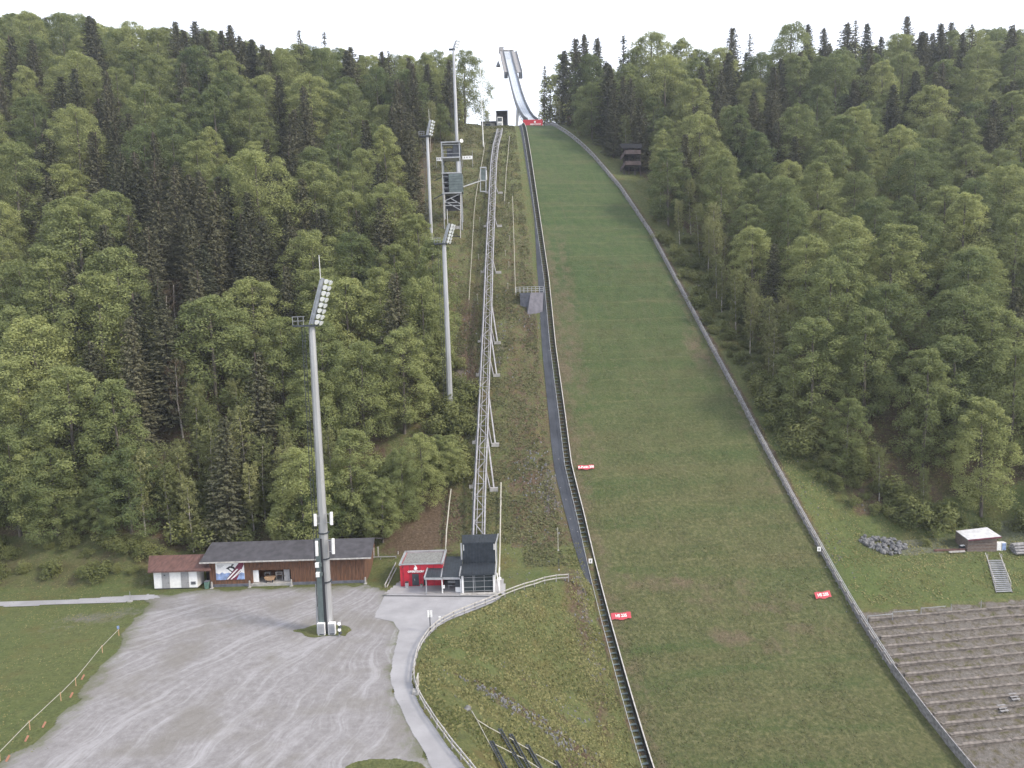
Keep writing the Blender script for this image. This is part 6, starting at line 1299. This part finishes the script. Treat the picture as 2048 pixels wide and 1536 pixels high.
def place_top(px, py, h, k, lab):
    d = ray(px, py); ys = np.arange(119, 345, 1.0); dz = CH+d[2]*ys-H(d[0]*ys, ys); ok = [i for i in range(len(ys)) if (left_ok(d[0]*ys[i], ys[i]) or right_ok(d[0]*ys[i], ys[i]))]
    if not ok: return
    i = min(ok, key=lambda i: abs(dz[i]-h)+ (0 if ys[i] < 320 else (ys[i]-320)*.2)); hh = float(dz[i])
    if hh < h*.55: return
    hh = min(hh, h*1.35); add(d[0]*ys[i], ys[i], k, hh, lab)
for tp_ in TOPS: place_top(*tp_)
for px, py, Y_, k_, lb_ in [(1086,130,318,'thin_spruce','lone dark open branched spruce against the white sky right of the ski jump inrun'),(1108,152,322,'beech',None),(1127,98,318,'spruce',None),(1142,108,326,'beech',None),(1098,176,325,'thin_spruce',None),(1096,218,316,'bush',None),(1072,226,326,'bush',None),(1118,205,314,'young',None),(1012,216,324,'bush',None),(986,226,322,'bush',None),(975,222,324,'young',None)]:
    q = at(px, py, Y_); add(q.x, q.y, k_, q.z-G(q.x, q.y), lb_)
# fill the rest of the wood
def min_d(k, y): return {'beech': 9.8, 'spruce': 5.6, 'young': 3.4}[k]+max(0, y-180)*.006
cell = {}
def near(x, y, d):
    ci, cj = int(x//8), int(y//8)
    for i in range(ci-1, ci+2):
        for j in range(cj-1, cj+2):
            for (a, b, dd) in cell.get((i, j), ()):
                if (a-x)**2+(b-y)**2 < (max(d, dd)*.5+min(d, dd)*.5)**2: return True
    return False
def put(x, y, d): cell.setdefault((int(x//8), int(y//8)), []).append((x, y, d))
for tr_ in TREES: put(tr_[0], tr_[1], {'beech': 9.2, 'spruce': 5.0, 'thin_spruce': 4}.get(tr_[2], 2.4))
for _ in range(60000):
    y = 118+(345-118)*RT.random()**.8; x = RT.uniform(-.86*y-12, .84*y+12)
    if x < 0:
        if not left_ok(x, y): continue
    elif not right_ok(x, y): continue
    g = G(x, y); h0 = 24; px, py = proj(x, y, g+h0)
    if px < -140 or px > 2190 or blocked(px, py, x, y, 0): continue
    k = kind_at(px, py); edge = (y < 130) or (x < 0 and not left_ok(x+5, y)) or (x > 0 and not right_ok(x-6, y))
    if edge and k != 'young' and RT.random() < .12: k = 'young'
    d = min_d(k, y)
    if near(x, y, d): continue
    h = {'beech': RT.uniform(18, 28)+(2 if y < 190 else 0), 'spruce': RT.uniform(22, 29), 'young': RT.uniform(11, 17)}[k]
    if edge and k == 'beech': h *= RT.uniform(.6, .85)
    if x > 0 and y > 285: h *= 1.0
    # do not rise above the photographed skyline
    sky = np.interp(px, [0,80,160,230,300,400,480,540,600,680,760,860,940,975,1060,1110,1150,1220,1300,1400,1500,1600,1700,1800,1900,2048],[28,28,30,60,55,58,75,105,92,100,115,112,114,130,250,150,100,90,72,75,78,58,58,62,62,62])
    _, pt_ = proj(x, y, g+h)
    if pt_ < sky: h -= (sky-pt_)*y/F
    if h < 9: continue
    put(x, y, d); add(x, y, k, h)
# bushes and undergrowth along the wood edges
cell2 = {}
def near2(x, y, d):
    ci, cj = int(x//8), int(y//8)
    for i in range(ci-1, ci+2):
        for j in range(cj-1, cj+2):
            if any((a-x)**2+(b-y)**2 < 1.44 for a, b, dd in cell.get((i, j), ())) or any((a-x)**2+(b-y)**2 < d*d for a, b, dd in cell2.get((i, j), ())): return True
    return False
for _ in range(5200):
    y = 118+175*RT.random()**2.0; side = RT.random() < .55
    if side:
        if y < 132:
            x = RT.uniform(-104, -24); y = RT.uniform(120.5, 133)
            if x < -62: y = RT.uniform(112, 126)
        else: x = float(np.interp(y, [p[1] for p in LB], [p[0] for p in LB]))+RT.uniform(-7, .5)
    else: x = float(np.interp(y, [p[1] for p in RB], [p[0] for p in RB]))+RT.uniform(-3.0, 8) if y > 124 else RT.uniform(66, 112)
    low = side and x < -62 and y < 122
    if low and RT.random() < .2: continue
    if not side and y < 122.5: continue
    px, py = proj(x, y, G(x, y))
    if px < -60 or px > 2110 or near2(x, y, 2.3) or blocked(px, py, x, y, 0): continue
    if (side and 790 < px < 925 and py > 1020) or (px > 1870 and py > 1072) or (1690 < px < 1830 and 1055 < py < 1120): continue
    cell2.setdefault((int(x//8), int(y//8)), []).append((x, y, 2.3)); add(x, y, 'bush', RT.uniform(1.2, 3.6) if low else RT.uniform(1.6, 6.2) if y < 160 else RT.uniform(1.2, 4))
GROUPS = {'beech': 'leafy green beeches', 'spruce': 'dark spruces', 'thin_spruce': 'open branched spruces', 'young': 'slender young trees', 'bush': 'green bushes', 'bare': 'bare twiggy trees'}
CAT = {'beech': 'beech', 'spruce': 'spruce', 'thin_spruce': 'spruce', 'young': 'young tree', 'bush': 'bush', 'bare': 'bare tree'}
NAME = {'beech': 'beech_tree', 'spruce': 'spruce_tree', 'thin_spruce': 'spruce_tree', 'young': 'young_tree', 'bush': 'bush', 'bare': 'bare_tree'}
LOOK = {'beech': 'leafy green beech', 'spruce': 'dark pointed spruce', 'thin_spruce': 'open branched dark spruce', 'young': 'slender pale trunked tree', 'bush': 'low green bush', 'bare': 'bare twiggy tree'}
def zone(x, y):
    if x < 0:
        px = 1024+F*x/y; r = 'at the far left of the left wood' if px < 330 else ('midway across the left wood' if px < 640 else 'on the funicular side of the left wood')
    else:
        px = 1024+F*x/y; r = 'on the ski slope side of the right wood' if px < 1500 else ('midway across the right wood' if px < 1780 else 'at the far right of the right wood')
    return r+(', foot' if y < 150 else (', lower half' if y < 190 else (', upper half' if y < 250 else ', ridge')))
TREES.sort(key=lambda t: t[1]); cntk = {}; farV, farT, farR = {'beech': [], 'spruce': []}, {'beech': [], 'spruce': []}, {'beech': [], 'spruce': []}
for x, y, k, h, lab in TREES:
    cntk[k] = cntk.get(k, 0)+1; z = G(x, y)
    sc = h/BASEH[k]; wd = sc if k not in ('beech',) else (max(sc, .72) if h > 17 else sc*1.05)*RT.uniform(.92, 1.12)
    if k == 'spruce' : wd = max(sc, .85)*RT.uniform(1.15, 1.5)
    rz = RT.uniform(0, 6.28)
    lim = {'beech': 300, 'spruce': 270}.get(k, 295)
    if cntk[k] > lim and not lab:
        kk = 'spruce' if 'spruce' in k else 'beech'
        if k not in ('beech', 'spruce'): continue
        V, T = FAR[kk][RT.randrange(len(FAR[kk]))]; c, s_ = math.cos(rz), math.sin(rz)
        farV[kk].append(np.stack([(V[:,0]*c-V[:,1]*s_)*wd+x, (V[:,0]*s_+V[:,1]*c)*wd+y, V[:,2]*sc+z], 1)); farT[kk].append(T); farR[kk].append(np.full(len(T), RT.uniform(-.1,.62))); continue
    cm, tm = KIND[k][RT.randrange(len(KIND[k]))]
    label = lab or LOOK[k]+' '+zone(x, y); grp = None if lab else (GROUPS[k]+' '+zone(x, y))
    if tm is None:
        o = link(NAME[k], cm); o.location = (x, y, z-.15); o.rotation_euler = (0, 0, rz); o.scale = (sc*1.1, sc*1.1, sc); tag(o, label, CAT[k], grp); continue
    r = bpy.data.objects.new(NAME[k], None); COL.objects.link(r); r.location = (x, y, z); r.rotation_euler = (RT.uniform(-.03,.03), RT.uniform(-.03,.03), rz); r.scale = (wd, wd, sc); tag(r, label, CAT[k], grp)
    link('crown', cm, r); link('trunk', tm, r)
for kk, m_, nm, lb in (('beech', M['leaf'], 'distant_beech_wood', 'mass of leafy trees along the far ridge'), ('spruce', M['needle'], 'distant_spruce_wood', 'mass of dark spruces along the far ridge')):
    if farV[kk]:
        V = np.concatenate(farV[kk]); n = len(V)//4
        tag(link(nm, np_mesh(nm, V, np.arange(n*4).reshape(-1, 4), m_, {'tint': np.concatenate(farT[kk]), 'trand': np.concatenate(farR[kk])})), lb, kind='stuff')
print('TREES', len(TREES), cntk)

# ================================================================ GRASS TUFTS
def tufts(name, n, xr, yr, test, hh, lift=0.0, c=None, label='short grass and weeds'):
    r = np.random.default_rng(len(name)+n); X = r.uniform(*xr, n*3); Y = r.uniform(*yr, n*3); s_, t_ = st(X, Y); k = test(X, Y, s_, t_) & (vnoise(X, Y, 2.6, 11)+.5*vnoise(X, Y, .8, 12) > r.uniform(.35, 1.0, n*3)); X, Y = X[k][:n], Y[k][:n]
    Z = H(X, Y)+lift; m = len(X); A = np.stack([r.normal(0,.35,m), r.normal(0,.35,m), np.ones(m)], 1); N = np.stack([r.normal(0,.6,m), r.normal(-.5,.5,m), r.normal(.9,.3,m)], 1); A = np.stack([r.normal(0,1,m), r.normal(0,1,m), np.full(m,.8)], 1); L = hh*r.uniform(.5, 1.5, m)
    V = quads(np.stack([X, Y, Z+L*.3], 1), N, A, L, L*r.uniform(.6, 1.3, m)); T = np.repeat(r.uniform(0, 1, m)*.7+.5*(vnoise(X, Y, 5, 13)-.3), 4)
    tag(link(name, np_mesh(name, V, np.arange(m*4).reshape(-1, 4), c or M['grass'], {'tint': T*2, 'trand': np.full(m*4, -.1)})), label, kind='stuff')
tufts('meadow_grass', 44000, (-30, 22), (60, 118.5), lambda X, Y, s, t: (X > np.interp(Y, _fY, _fX)+.5) & (t < tL(s)-2) & ((Y < 112.5) | (X > 0)), .26)
tufts('slope_grass', 46000, (5, 60), (78, 200), lambda X, Y, s, t: (t > tL(s)+.5) & (t < tR(s)-.5), .15, c=M['grass_d'])
tufts('bank_grass', 16000, (50, 105), (106, 150), lambda X, Y, s, t: (t > tR(s)+1.5) & (s < 203), .24)
tufts('rough_slope_grass', 60000, (-26, 18), (113.5, 300), lambda X, Y, s, t: (t < tL(s)-4.4) & (X > np.where(Y < 119, 1, np.where(Y > 205, -26, -14))), .32, c=M['grass_d'])
tufts('lawn_grass', 14000, (-100, -34), (66, 122), lambda X, Y, s, t: X < np.interp(Y, [60, 70, 82, 90, 97, 104, 108], [-40, -52, -56, -57, -58, -58, -60]), .12)

# ================================================================ HAZE
hm = bpy.data.materials.new('haze_air'); hm.use_nodes = True; ht = hm.node_tree; ht.nodes.clear()
ho = ht.nodes.new('ShaderNodeOutputMaterial'); hv = ht.nodes.new('ShaderNodeVolumePrincipled'); hv.inputs['Color'].default_value = (.80, .87, 1.0, 1); hv.inputs['Density'].default_value = .00019; hv.inputs['Anisotropy'].default_value = .2
ht.links.new(hv.outputs[0], ho.inputs['Volume'])
tag(MB().box((0, 500, 103), (1900, 1850, 262)).build('haze', hm), 'thin bluish morning haze in the valley', kind='stuff')
